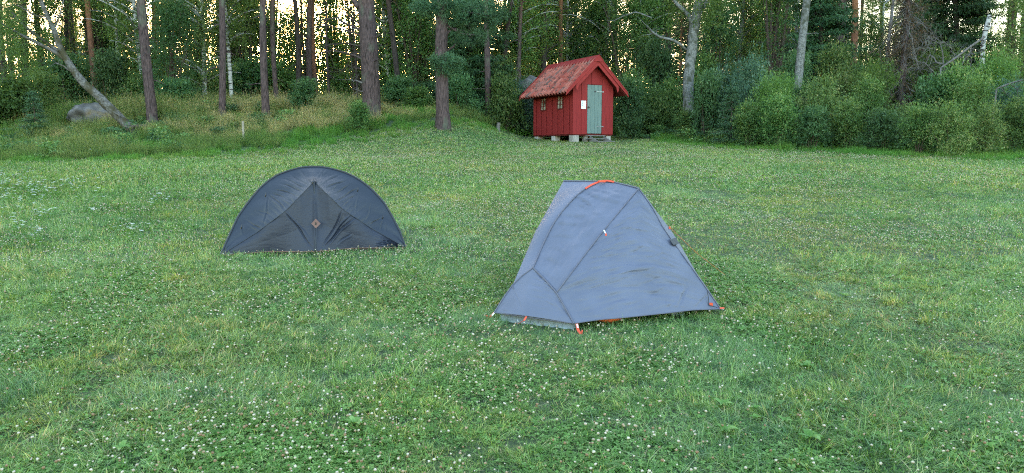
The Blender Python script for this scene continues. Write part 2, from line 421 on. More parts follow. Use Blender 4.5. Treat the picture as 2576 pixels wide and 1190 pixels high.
# ------------------------------------------------------------------ scatter of uncountable stuff (geometry nodes)
def scatter(name, P, rot, scl, idx, meshes, kind="stuff", slope=True):
    P = np.asarray(P, np.float32); n = len(P)
    me = bpy.data.meshes.new(name); me.vertices.add(n); me.vertices.foreach_set("co", P.ravel())
    if np.ndim(rot) == 1:                              # lie on the slope of the ground
        gx_ = (TZ(P[:,0]+.3, P[:,1])-TZ(P[:,0]-.3, P[:,1]))/.6; gy_ = (TZ(P[:,0], P[:,1]+.3)-TZ(P[:,0], P[:,1]-.3))/.6
        if not slope: gx_ = gx_*0; gy_ = gy_*0
        wx, wy = np.arctan(gy_), -np.arctan(gx_); c_, s_ = np.cos(rot), np.sin(rot)
        rot = np.stack([c_*wx+s_*wy, -s_*wx+c_*wy, rot], -1)
    if np.ndim(scl) == 1: scl = np.stack([scl]*3, -1)
    for nm, ty, arr, key in (("rot",'FLOAT_VECTOR',rot,"vector"),("scl",'FLOAT_VECTOR',scl,"vector"),("idx",'INT',idx,"value")):
        a = me.attributes.new(nm, ty, 'POINT'); a.data.foreach_set(key, np.asarray(arr, np.int32 if ty=='INT' else np.float32).ravel())
    src = bpy.data.collections.new(name+"_source")
    for k, m_ in enumerate(meshes):
        o = bpy.data.objects.new("%s_%02d" % (name, k), m_); src.objects.link(o)
    g = bpy.data.node_groups.new(name+"_nodes", 'GeometryNodeTree')
    g.interface.new_socket("Geometry", in_out='INPUT', socket_type='NodeSocketGeometry')
    g.interface.new_socket("Geometry", in_out='OUTPUT', socket_type='NodeSocketGeometry')
    gi = g.nodes.new("NodeGroupInput"); go = g.nodes.new("NodeGroupOutput")
    ci = g.nodes.new("GeometryNodeCollectionInfo"); ci.inputs["Collection"].default_value = src
    ci.inputs["Separate Children"].default_value = True; ci.inputs["Reset Children"].default_value = True
    ip = g.nodes.new("GeometryNodeInstanceOnPoints"); ip.inputs["Pick Instance"].default_value = True
    def na(nm, ty):
        a = g.nodes.new("GeometryNodeInputNamedAttribute"); a.data_type = ty; a.inputs[0].default_value = nm
        return next(s for s in a.outputs if s.enabled)
    e2r = g.nodes.new("FunctionNodeEulerToRotation")
    g.links.new(na("rot",'FLOAT_VECTOR'), e2r.inputs[0])
    g.links.new(gi.outputs[0], ip.inputs["Points"]); g.links.new(ci.outputs[0], ip.inputs["Instance"])
    g.links.new(na("idx",'INT'), ip.inputs["Instance Index"]); g.links.new(e2r.outputs[0], ip.inputs["Rotation"])
    g.links.new(na("scl",'FLOAT_VECTOR'), ip.inputs["Scale"]); g.links.new(ip.outputs[0], go.inputs[0])
    o = obj(name, me); md = o.modifiers.new("scatter", 'NODES'); md.node_group = g
    tag(o, kind=kind); return o

# ---- blades and tufts
def blades(r, n, radius, h, w, lean=.5, segs=3, curl=.6, square=False, clump=None, vlo=0, vhi=1, comb=None):
    if square: x, y = r.uniform(-radius, radius, (2, n))
    else:
        q = radius*np.sqrt(r.uniform(0,1,n)); a = r.uniform(0,2*np.pi,n); x, y = q*np.cos(a), q*np.sin(a)
    H = h*r.gamma(9, 1/9., n); a = r.uniform(0,2*np.pi,n)
    if clump is not None:                          # blades of a clump fan outwards
        cx = r.uniform(-radius,radius,(clump,2)); k = r.integers(0,clump,n)
        off = r.normal(size=(n,2))*.018; off = off*1.5; x = cx[k,0]+off[:,0]; y = cx[k,1]+off[:,1]
        a = np.arctan2(off[:,1],off[:,0])+r.normal(size=n)*.5
        H *= r.uniform(.45,1.6,clump)[k]
    if comb is not None: a = comb + r.normal(size=n)*.7
    ln = lean*r.uniform(.15,1.3,n); d = np.stack([np.cos(a),np.sin(a)],-1); s = np.stack([-d[:,1],d[:,0]],-1)
    tw = r.normal(size=n)*.8; s = s*np.cos(tw)[:,None] + d*np.sin(tw)[:,None]
    W_ = w*r.uniform(.6,1.3,n); V = []
    for i in range(segs+1):
        t = i/segs; hz = H*(t*np.cos(ln*.6) - curl*.35*t*t*ln); out = H*(t*np.sin(ln*.6) + curl*ln*t*t*.8)
        ww = W_*.5*(1-t**2.2)*(.8+.4*t) + .0002
        c = np.stack([x+d[:,0]*out, y+d[:,1]*out, hz-.004], -1)
        for sg in (-1, 1):
            V.append(c + sg*np.stack([s[:,0]*ww, s[:,1]*ww, np.zeros(n)], -1))
    V = np.stack(V, 1)                              # n, 2(segs+1), 3
    k = 2*(segs+1); b = (np.arange(n)*k)[:,None]
    Q = np.concatenate([b+np.array([[2*i,2*i+1,2*i+3,2*i+2]]) for i in range(segs)], 0)
    v = vlo + (vhi-vlo)*r.uniform(0,1,n)
    return V.reshape(-1,3), Q, np.repeat(v, k)
def clover_leaves(r, n, radius, h):
    q = radius*np.sqrt(r.uniform(0,1,n)); a = r.uniform(0,2*np.pi,n); z = h*r.uniform(.45,1.15,n)
    C = np.stack([q*np.cos(a), q*np.sin(a), z], -1); V=[];vv=[]
    tilt = r.normal(size=(n,2))*.28; a0 = r.uniform(0,2*np.pi,n); sz = .011*r.uniform(.7,1.35,n)
    for j in range(3):
        b = a0+j*2.094; d = np.stack([np.cos(b),np.sin(b),tilt[:,0]*np.cos(b)+tilt[:,1]*np.sin(b)+.15],-1)
        s = np.stack([-np.sin(b),np.cos(b),-tilt[:,0]*np.sin(b)+tilt[:,1]*np.cos(b)],-1)
        L = sz[:,None]
        V.append(np.stack([C, C+d*L*.8+s*L*.62, C+d*L*1.35, C+d*L*.8-s*L*.62],1))
    V = np.concatenate(V,0).reshape(-1,3); Q = np.arange(len(V)).reshape(-1,4)
    return V,Q,np.tile(np.repeat(r.uniform(0,1,n),4),3)
def join(parts):
    V=[];Q=[];v=[];mi=[];n=0
    for (a,b,c,m_) in parts:
        V.append(a);Q.append(b+n);v.append(c);mi.append(np.full(len(b),m_));n+=len(a)
    return np.vstack(V),np.vstack(Q),np.concatenate(v),np.concatenate(mi)
def turf(name, seed, n, R, h, w, mats, blue=.0, clv=0, segs=3, clump=None, lean=.75, comb=None):
    r = np.random.default_rng(seed); parts=[]
    nb = int(n*blue)
    if n-nb: parts.append((*blades(r, n-nb, R, h, w, lean, segs, clump=clump, comb=comb), 0))
    if nb: parts.append((*blades(r, nb, R, h*1.05, w*.8, lean, segs, clump=clump, comb=comb), 1))
    if clv: parts.append((*clover_leaves(r, clv, R, h*.75), 2))
    V,Q,v,mi = join(parts); return mesh(name, V, Q, mats, v=v, mi=mi)
TM = [M['grass'], M['blue_grass'], M['clover']]; TD = [M['dry_grass'], M['grass'], M['clover']]
near = [turf("turf", 1, 1300, .26, .040, .0034, TM, .1, 90, clump=34, lean=1.0),
        turf("turf", 2, 1300, .26, .044, .0032, TM, .7, 30, clump=28, lean=1.0),
        turf("turf", 3, 600, .26, .036, .0034, TM, .1, 420, clump=34, lean=1.0),
        turf("turf", 4, 1300, .26, .046, .0034, TM, .25, 60, clump=22, comb=.6, lean=1.1),
        turf("turf", 5, 450, .26, .036, .0034, TM, .1, 520, clump=34, lean=1.0),
        turf("turf", 6, 1300, .26, .060, .0030, TM, .8, 0, comb=2.2, lean=1.2),
        turf("turf", 7, 1200, .26, .034, .0034, TM, .0, 90, clump=34, lean=1.0), turf("turf", 8, 900, .26, .032, .0032, TD, .5, 60, clump=34, lean=1.2)]
midl = [turf("turf", 11, 600, .36, 0.0390, .0062, TM, .15, 40, 2, clump=60),
        turf("turf", 12, 600, .36, 0.0429, .0058, TM, .7, 20, 2, clump=50),
        turf("turf", 13, 350, .36, 0.0328, .006, TM, .1, 260, 2, clump=60),
        turf("turf", 14, 600, .36, 0.0429, .006, TM, .25, 20, 2, comb=.6),
        turf("turf", 15, 260, .36, 0.0312, .006, TM, .1, 330, 2, clump=60),
        turf("turf", 16, 600, .36, 0.0608, .0055, TM, .7, 0, 2, comb=2.2),
        turf("turf", 17, 600, .36, 0.0328, .006, TM, .0, 30, 2, clump=60), turf("turf", 18, 450, .36, .030, .006, TD, .55, 40, 2, clump=60)]
farl = [turf("turf", 21+k, 420, .6, [.04,.044,.048][k], .013, TM, [.1,.5,.25][k], 90, 2, clump=70) for k in range(3)] + [turf('turf', 25, 380, .6, .03, .013, TD, .6, 40, 2, clump=70)]

def edge(x, y):
    """depth where the mown lawn ends, as a function of the bearing x/y"""
    b = np.clip(x/np.maximum(y,1), -1, 1)
    return np.interp(b, [-1,-.68,-.55,-.42,-.30,-.18,-.08,.02,.12,.2,.3,.5,.7,1], [19,19.9,20.8,22.2,24,26,29,33,34,29,25.2,22.6,20.6,19])
def grid_pts(y0, y1, sp, half=.75, jit=.5, seed=0):
    r = np.random.default_rng(seed); yy = np.arange(y0, y1, sp); P=[]
    for y in yy:
        xx = np.arange(-half*y-.6, half*y+.6, sp); P.append(np.stack([xx, np.full(len(xx), y)], -1))
    P = np.vstack(P); return P + r.uniform(-jit,jit,P.shape)*sp
TENT = []                                           # footprints kept free of turf: filled below
FOOT = [np.array([(-3.03,8.15),(-1.2,8.45),(-1.35,9.6),(-3.0,9.5)]), np.array([(-.16,5.50),(.48,5.22),(1.40,7.2),(.75,7.5)])]
def inside(P, poly):
    c = np.zeros(len(P), bool); n = len(poly)
    for i in range(n):
        a, b = poly[i], poly[(i+1)%n]
        cond = ((a[1] > P[:,1]) != (b[1] > P[:,1]))
        xx = (b[0]-a[0])*(P[:,1]-a[1])/(b[1]-a[1]+1e-9)+a[0]
        c ^= cond & (P[:,0] < xx)
    return c
def clv_mask(x, y):
    return fbm(x, y, 1.5, 5)*.65 + vnoise(x, y, .45, 9)*.35
TRK = [gnd(a,b) for a,b in ((1480,372),(1530,400),(1590,440),(1690,500),(1860,565),(2080,640),(2330,735),(2620,860))]
def trackd(x, y):
    d = np.full(np.shape(x), 9.0)
    for a, b in zip(TRK[:-1], TRK[1:]):
        L2 = (b.x-a.x)**2+(b.y-a.y)**2; t = np.clip(((x-a.x)*(b.x-a.x)+(y-a.y)*(b.y-a.y))/L2, 0, 1)
        q = np.hypot(x-a.x-t*(b.x-a.x), y-a.y-t*(b.y-a.y)); d = np.minimum(d, np.abs(q-.0))
    return np.minimum(np.abs(d-.65), 9)            # two wheel ruts
def lay(y0, y1, sp, seed, meshes, name, smin=.8):
    r = np.random.default_rng(seed); P = grid_pts(y0, y1, sp, seed=seed)
    x, y = P.T; keep = (y < edge(x, y)+.3) & (r.uniform(0,1,len(P)) > .0)
    for f in FOOT: keep &= ~inside(P, f)
    P = P[keep]; x, y = P.T; n = len(P)
    c = clv_mask(x, y) + r.normal(size=n)*.05; d = fbm(x, y, 1.1, 17) + r.normal(size=n)*.05
    nm = len(meshes)
    if nm == 8:
        idx = np.where(c > .60, np.where(r.uniform(0,1,n)<.5, 2, 4), np.where(d > .60, 1, np.where(d > .5, 3, np.where(d < .36, 6, 0))))
        idx = np.where((fbm(x,y,.8,41) > .66), 5, idx)
    else: idx = r.integers(0, nm-1, n)
    s = smin + .5*fbm(x, y, 1.8, 23) + r.uniform(-.1,.1,n)
    hz = s*(.62+.85*fbm(x, y, .9, 29))*(1 + .7*sstep(-.25,-.55,x/y)*sstep(7,10,y)*(1-sstep(19,21,y)))
    track = np.exp(-(trackd(x,y)/.3)**2)           # worn wheel ruts coming down from the shed
    hz *= .72
    hz *= 1-.5*track
    idx = np.where((track*r.uniform(.3,1,n)>.42)|((fbm(x,y,2.4,301)>.70)&(r.uniform(0,1,n)<.5)), nm-1, idx)
    hz *= 1-.45*((x>-.5)&(x<5.2)&(y>26.5))
    keep = ~((x>1.7)&(x<5.0)&(y>28.7)&(y<31.2)&((x-1.7)*.9-(y-28.7)*.45>.2)&(y>28.9)) | (r.uniform(0,1,n)<.35)
    x,y,hz,s,idx=x[keep],y[keep],hz[keep],s[keep],idx[keep]; n=len(x)
    return scatter(name, np.stack([x,y,TZ(x,y)],-1), r.uniform(0,2*np.pi,n), np.stack([s,s,hz],-1), idx, meshes)
lay(2.3, 7.6, .27, 101, near, "lawn_grass")
lay(7.6, 14.5, .40, 102, midl, "lawn_grass")
lay(14.5, 37, .56, 103, farl, "lawn_grass", 1.0)
# grass standing against the tents
lay2 = []
# ---- clover flowers
def ico(r, R, bumpy=.25):
    import bmesh
    bm = bmesh.new(); bmesh.ops.create_icosphere(bm, subdivisions=2, radius=R)
    V = np.array([v.co for v in bm.verts]); T_ = np.array([[v.index for v in f.verts] for f in bm.faces]); bm.free()
    V *= (1 + r.uniform(-bumpy, bumpy, len(V)))[:,None]; return V, T_
def flower_mat(name, stops):
    m, n, p = mat(name); n.links.new(ramp(n, stops, attr(n,"v")), p.inputs["Base Color"]); p.inputs["Roughness"].default_value=.8; return m
M['flower'] = flower_mat("clover_flower", [(0,(.17,.10,.05)),(.25,(.27,.19,.12)),(.5,(.33,.28,.21)),(1,(.48,.45,.38))])
M['white_petal'] = flower_mat("white_petal", [(0,(.6,.6,.55)),(1,(.85,.85,.82))])
def clover_head(seed, browned):
    r = np.random.default_rng(seed); V1, T1 = ico(r, .0066, .3); H = .056
    V1[:,2] *= .85; zz = V1[:,2]; v1 = np.clip(.62 + zz*38 + r.uniform(-.25,.25,len(V1)) - browned, 0, 1)
    V1[:,2] += H
    V2, Q2 = tube([(0,0,0),(.004,.002,H*.5),(0,0,H)], .0009, 4)
    return mesh("clover_head", np.vstack([V1, V2]), Q2+len(V1), [M['clover'],M['flower']], tris=T1,
                v=np.concatenate([v1, np.full(len(V2), .8)]), mi=[0]*len(Q2)+[1]*len(T1))
heads = [clover_head(1,0), clover_head(2,.1), clover_head(3,.45), clover_head(4,.75)]
def flowers():
    r = np.random.default_rng(55); P=[]
    for (y0,y1,dens) in ((2.4,6,430),(6,12,340),(12,28,200)):
        A = 1.5*(y1**2-y0**2)/2; n = int(A*dens)
        y = np.sqrt(r.uniform(y0**2,y1**2,n)); x = r.uniform(-.75,.75,n)*y
        m_ = clv_mask(x,y)*.6+fbm(x,y,2.6,77)*.4
        pr = sstep(.40,.66,m_) * (1-.55*sstep(-.25,-.5,x/y)*sstep(7,9,y))
        keep = r.uniform(0,1,n) < pr*.75+.16; P.append(np.stack([x[keep],y[keep]],-1))
    P = np.vstack(P)
    keep = P[:,1] < edge(*P.T)
    for f in FOOT: keep &= ~inside(P, f)
    P = P[keep]; x,y = P.T; n=len(P)
    s = r.uniform(.45,1.1,n)*(1+.25*sstep(8,18,y)); rot = np.stack([r.normal(size=n)*.25, r.normal(size=n)*.25, r.uniform(0,6.28,n)],-1)
    idx = r.choice(4, n, p=[.30,.28,.24,.18])
    scatter("clover_flowers", np.stack([x,y,TZ(x,y)],-1), rot, s, idx, heads)
flowers()
# ---- yarrow: flat white umbels
def yarrow(seed, H):
    r = np.random.default_rng(seed); n=26; q=.028*np.sqrt(r.uniform(0,1,n)); a=r.uniform(0,6.28,n)
    C=np.stack([q*np.cos(a),q*np.sin(a),H+r.uniform(-.004,.004,n)],-1); V=[]
    for dx,dy in ((-1,0),(0,-1),(1,0),(0,1)): V.append(C+np.array([dx*.0055,dy*.0055,0]))
    V=np.stack(V,1).reshape(-1,3); Q=np.arange(len(V)).reshape(-1,4)
    V2,Q2=tube([(0,0,0),(.008,0,H*.5),(0,0,H)],.0014,4); L=8
    C3=np.stack([np.zeros(L),np.zeros(L),r.uniform(.02,H*.6,L)],-1); V3,Q3=leafquads(C3,.06,.25,None,r)
    return mesh("yarrow",np.vstack([V,V2,V3]),np.vstack([Q,Q2+len(V),Q3+len(V)+len(V2)]),[M['white_petal'],M['clover']],
                v=np.concatenate([np.repeat(r.uniform(0,1,n),4),np.full(len(V2)+len(V3),.5)]),mi=[0]*len(Q)+[1]*(len(Q2)+len(Q3)))
def yar():
    r=np.random.default_rng(91); P=[]
    cl=[(30,480,70,40,150),(110,490,70,35,170),(190,475,60,25,60),(20,520,40,40,45),(110,556,30,10,26),(250,505,60,25,26),(230,553,25,10,9),(400,515,32,18,30),
        (300,470,60,25,14),(450,500,40,20,8),(50,590,25,6,14),(90,620,30,8,16),(300,600,40,15,8),(330,590,50,40,10),(60,450,60,15,26),(425,365,40,8,26),(250,440,120,20,14),(200,395,160,12,16),
        (560,400,60,20,30),(640,395,60,10,16),(700,380,50,8,10),(2000,395,200,8,14),(1800,362,60,6,8)]
    for (px,py,sx,sy,k) in cl:
        for _ in range(k):
            a,b=r.normal()*sx*.5+px,r.normal()*sy*.5+py
            if b>355: p=gnd(a,b); P.append((p.x,p.y,p.z))
    P=np.array(P); n=len(P)
    scatter("yarrow_flowers",P,np.stack([r.normal(size=n)*.1,r.normal(size=n)*.1,r.uniform(0,6,n)],-1),r.uniform(.5,.95,n),r.integers(0,3,n),[yarrow(1,.2),yarrow(2,.26),yarrow(3,.16)])
yar()
# ---- tall unmown grass
def tallmesh(name, seed, n, R, h, w, m, heads_=.25):
    r=np.random.default_rng(seed); V,Q,v=blades(r,n,R,h,w,.42,3,.8)
    k=8; nb=n; tips=V.reshape(nb,k,3)[:,-1]; sel=r.uniform(0,1,nb)<heads_
    C=np.repeat(tips[sel],5,0)-np.array([0,0,1])*np.tile(np.linspace(0,.1,5),sel.sum())[:,None]; d=r.normal(size=C.shape)*.4; d[:,2]+=1
    V2,Q2=leafquads(C,.05,.25,d,r)
    return mesh(name,np.vstack([V,V2]),np.vstack([Q,Q2+len(V)]),m,v=np.concatenate([v,np.full(len(V2),.8)]))
talls=[tallmesh("tall",1,330,.45,.48,.010,M['tall_grass']),tallmesh("tall",2,330,.45,.6,.010,M['tall_grass'],.35),
       tallmesh("tall",3,330,.45,.5,.010,M['dry_grass'],.5),tallmesh("tall",4,360,.45,.26,.011,M['lush_grass'],.0),
       tallmesh("tall",5,260,.45,.34,.016,M['lush_grass'],.02), tallmesh("tall",6,240,.4,.62,.009,M['dry_grass'],.7)]
def tall():
    r=np.random.default_rng(66); P=grid_pts(19,44,.42,.8,seed=8); x,y=P.T; e=edge(x,y); n=len(P); b=x/y
    z=y-e; right=b>.17; leftb=b<-.0
    keep=(z>-.6-.5*vnoise(x,y,1.2,3)) & (((b<-.02)&(z<14))|(right&(z<3.2))|((b>=-.02)&(b<.17)&(z>.2)&(z<4)))
    keep&=~((x>.3)&(x<5)&(y>28.4)&(y<33.2)); keep&=~((b>.0)&(b<.19)&(y<33.4))
    keep&=~((y>31)&(fbm(x,y,3,8)<.40))
    for (qx,qy) in ((345,334),(384,311),(310,345),(240,300)):
        q_=gnd(qx,qy); keep&=~(((x-q_.x)**2+((y-q_.y+.7)*.6)**2)<.7**2)
    P=P[keep];x,y=P.T;e=edge(x,y);z=y-e;b=x/y;n=len(P)
    dry=np.exp(-((b+.26)/.12)**2)*sstep(1.2,3.5,z)+.35*np.exp(-((b+.45)/.2)**2)*sstep(2,5,z)
    u=r.uniform(0,1,n); f=fbm(x,y,2.2,61)
    idx=np.where(z<np.where(b<-.3,.1,1.2),np.where(u<.6,3,4),np.where(u<dry*.6,np.where(r.uniform(0,1,n)<.6,2,5),np.where(f>.52,1,np.where(f>.42,0,4))))
    idx=np.where(b>.15,np.where(u<.75,3,4),idx)
    s=(.45+.65*fbm(x,y,1.1,71))*r.uniform(.8,1.1,n)*np.where(z<1.0,.75,1)*np.where((b<-.1)&(z<7),.72,1)*np.where(b>.15,.85,1)*np.where((b>-.1)&(b<.0),.7,1)
    scatter("tall_grass",np.stack([x,y,TZ(x,y)],-1),r.uniform(0,6.28,n),s,idx,talls)
tall()
# leaf litter plants on the wood floor
def floorplants():
    r=np.random.default_rng(67); ms=[]
    for k in range(3):
        C,_,d=crown_points(r,lobes(r,5,.35,.35,.05,(.4,.7)),420); V,Q=leafquads(C,.06,.6,None,r)
        ms.append(mesh("fp",V,Q,M['dark_leaf' if k else 'broad_leaf'],v=rep(r.uniform(0,1,len(C)))))
    P=grid_pts(20,56,.75,.85,seed=12);x,y=P.T;z=y-edge(x,y)
    keep=((z>4)&(fbm(x,y,3,8)<.55)|(z>7)|((x/y>.16)&(z>.5))|((x/y<-.36)&(z>.3)&(fbm(x,y,2,9)>.42)))&~((x>0)&(x<5.2)&(y<33.8))&~((abs(x+15.6)<1.4)&(y>26)&(y<29)); P=P[keep];x,y=P.T;n=len(P)
    scatter("undergrowth",np.stack([x,y,TZ(x,y)],-1),r.uniform(0,6.28,n),r.uniform(.6,1.5,n),r.integers(0,3,n),ms)
floorplants()

# ------------------------------------------------------------------ TREES
def line3(px0, py0, px1, py1, Y):                   # trunk axis through two pixels at depth Y
    a, b = pix(px0, py0, Y), pix(px1, py1, Y); d = (b-a)/max(1e-6, (b.z-a.z))
    return a, d
PINE = [pine_crown("pine_crown", 31+k, h=[17,15,18][k], z0=[8.5,7.5,9.5][k]) for k in range(3)]
BIRC = [birch_crown("birch_crown", 41), birch_crown("birch_crown", 42, h=12, z0=2.2, rx=2.4), birch_crown("birch_crown", 43, h=10, z0=1.6, rx=1.9, m='yellow_leaf')]
SPRU = [spruce_mesh("spruce_crown", 51, h=11, rmax=2.3), spruce_mesh("spruce_crown", 52, h=9, rmax=1.9, z0=.6)]
DECI = [leafy("leafy_crown", 'broad_leaf', 61, 1.9, 7.5, 21000, .105, 26, .10, lsize=(.3,.5), twig=.5),
        leafy("leafy_crown", 'dark_leaf', 62, 1.7, 6.5, 18000, .10, 24, .08, lsize=(.3,.5), twig=.5),
        leafy("leafy_crown", 'yellow_leaf', 63, 1.7, 7.0, 17000, .095, 24, .12, lsize=(.28,.46), twig=.55),
        leafy("leafy_crown", 'broad_leaf', 64, 2.2, 9.5, 24000, .11, 28, .25, lsize=(.28,.46), twig=.55)]
used = {}
def limb_mesh(sv, sq, m):                           # limbs of a crown as raw arrays -> appended to a trunk
    return sv, sq
def trunk_mesh(name, path, rs, m, seed, stubs=0, limbs=None, h0=0, sides=12, stub_len=(.2,.9), stub_z=(1.5,8)):
    r = np.random.default_rng(seed); P = np.array(path); V, Q = tube(P, rs, sides); Vs=[V]; Qs=[Q]; n=len(V); H=P[-1,2]
    # knobbly surface
    ang = np.arctan2(V[:,1]-np.repeat(P[:,1],sides), V[:,0]-np.repeat(P[:,0],sides)); rr=np.repeat(rs,sides)
    wob = 1+.07*np.sin(3*ang+V[:,2]*.9)+.05*r.normal(size=len(V)); c=np.repeat(P,sides,0); V[:]=c+(V-c)*wob[:,None]
    for k in range(stubs):
        z=r.uniform(*stub_z)
        if z>H*.95: continue
        i=np.searchsorted(P[:,2],z); i=min(max(i,1),len(P)-1); f=(z-P[i-1,2])/(P[i,2]-P[i-1,2]); c=P[i-1]*(1-f)+P[i]*f
        a=r.uniform(0,6.28); l=r.uniform(*stub_len); d=np.array([math.cos(a),math.sin(a),r.uniform(-.35,.25)])
        t=np.linspace(0,1,5)[:,None]; B=c+d*l*t+r.normal(size=(5,3))*.03*l*t; B[:,2]-=.1*l*t[:,0]**2
        v_,q_=tube(B,np.linspace(.028,.008,5),5); Vs.append(v_);Qs.append(q_+n);n+=len(v_)
    if limbs is not None:
        for (lv,lq) in limbs: Vs.append(lv);Qs.append(lq+n);n+=len(lv)
    V=np.vstack(Vs); return mesh(name,V,np.vstack(Qs),m,h=V[:,2],smooth=True)
def tree(spec):
    (name, kind, x0, y0, x1, Y, w, label, group, opt) = spec
    o = dict(h=17, bark='pine_bark', crown=None, stubs=14, sc=1.0, flare=1.25, rz=None, curve=.12, crot=None, base=None); o.update(opt)
    seed = int(x0*7+y0)
    r = np.random.default_rng(seed)
    if Y is None:
        p = gnd(x0, y0); Y = p.y
    a, d = line3(x0, y0, x1, 0, Y)
    bz = T(a.x, a.y); base = a + d*(bz - a.z); base.z = bz
    if abs(d.x) > .5: pass
    rad0 = w*Y/F/2; H = o['h']; n = 16; zz = np.concatenate([[-.15, .0, .25, .6], np.linspace(1.2, H, n-4)])
    k = r.uniform(-1,1,2)
    path = np.stack([d.x*zz + o['curve']*k[0]*np.sin(zz*.55), np.zeros(n) + o['curve']*k[1]*np.sin(zz*.5), zz], -1)
    rs = rad0*np.interp(zz, [-.15,0,.25,.6,1.5,H*.5,H], [o['flare']*1.15,o['flare'],1+(o['flare']-1)*.6,1+(o['flare']-1)*.3,1,.72,.12])
    e = tag(empty(name, base), label, kind, group)
    limbs = []
    cr = o['crown']
    if cr is not None:
        me, lm = cr
        lv, lq = lm; s = o['sc']; lv2 = np.array(lv)*s
        lv2[:,0] += d.x*lv2[:,2]*1.0; limbs.append((lv2, lq))
    tm = trunk_mesh("trunk", path, rs, M[o['bark']], seed, o['stubs'], limbs, stub_z=o.get('stub_z',(1.2,8)))
    obj("trunk", tm, e)
    if cr is not None:
        c = obj("crown", cr[0], e); c.scale = (o['sc'],)*3
        if abs(d.x) > .02:
            c.matrix_local = Matrix(((o['sc'],0,d.x*o['sc'],0),(0,o['sc'],0,0),(0,0,o['sc'],0),(0,0,0,1)))
    return e, base, d, rad0, path

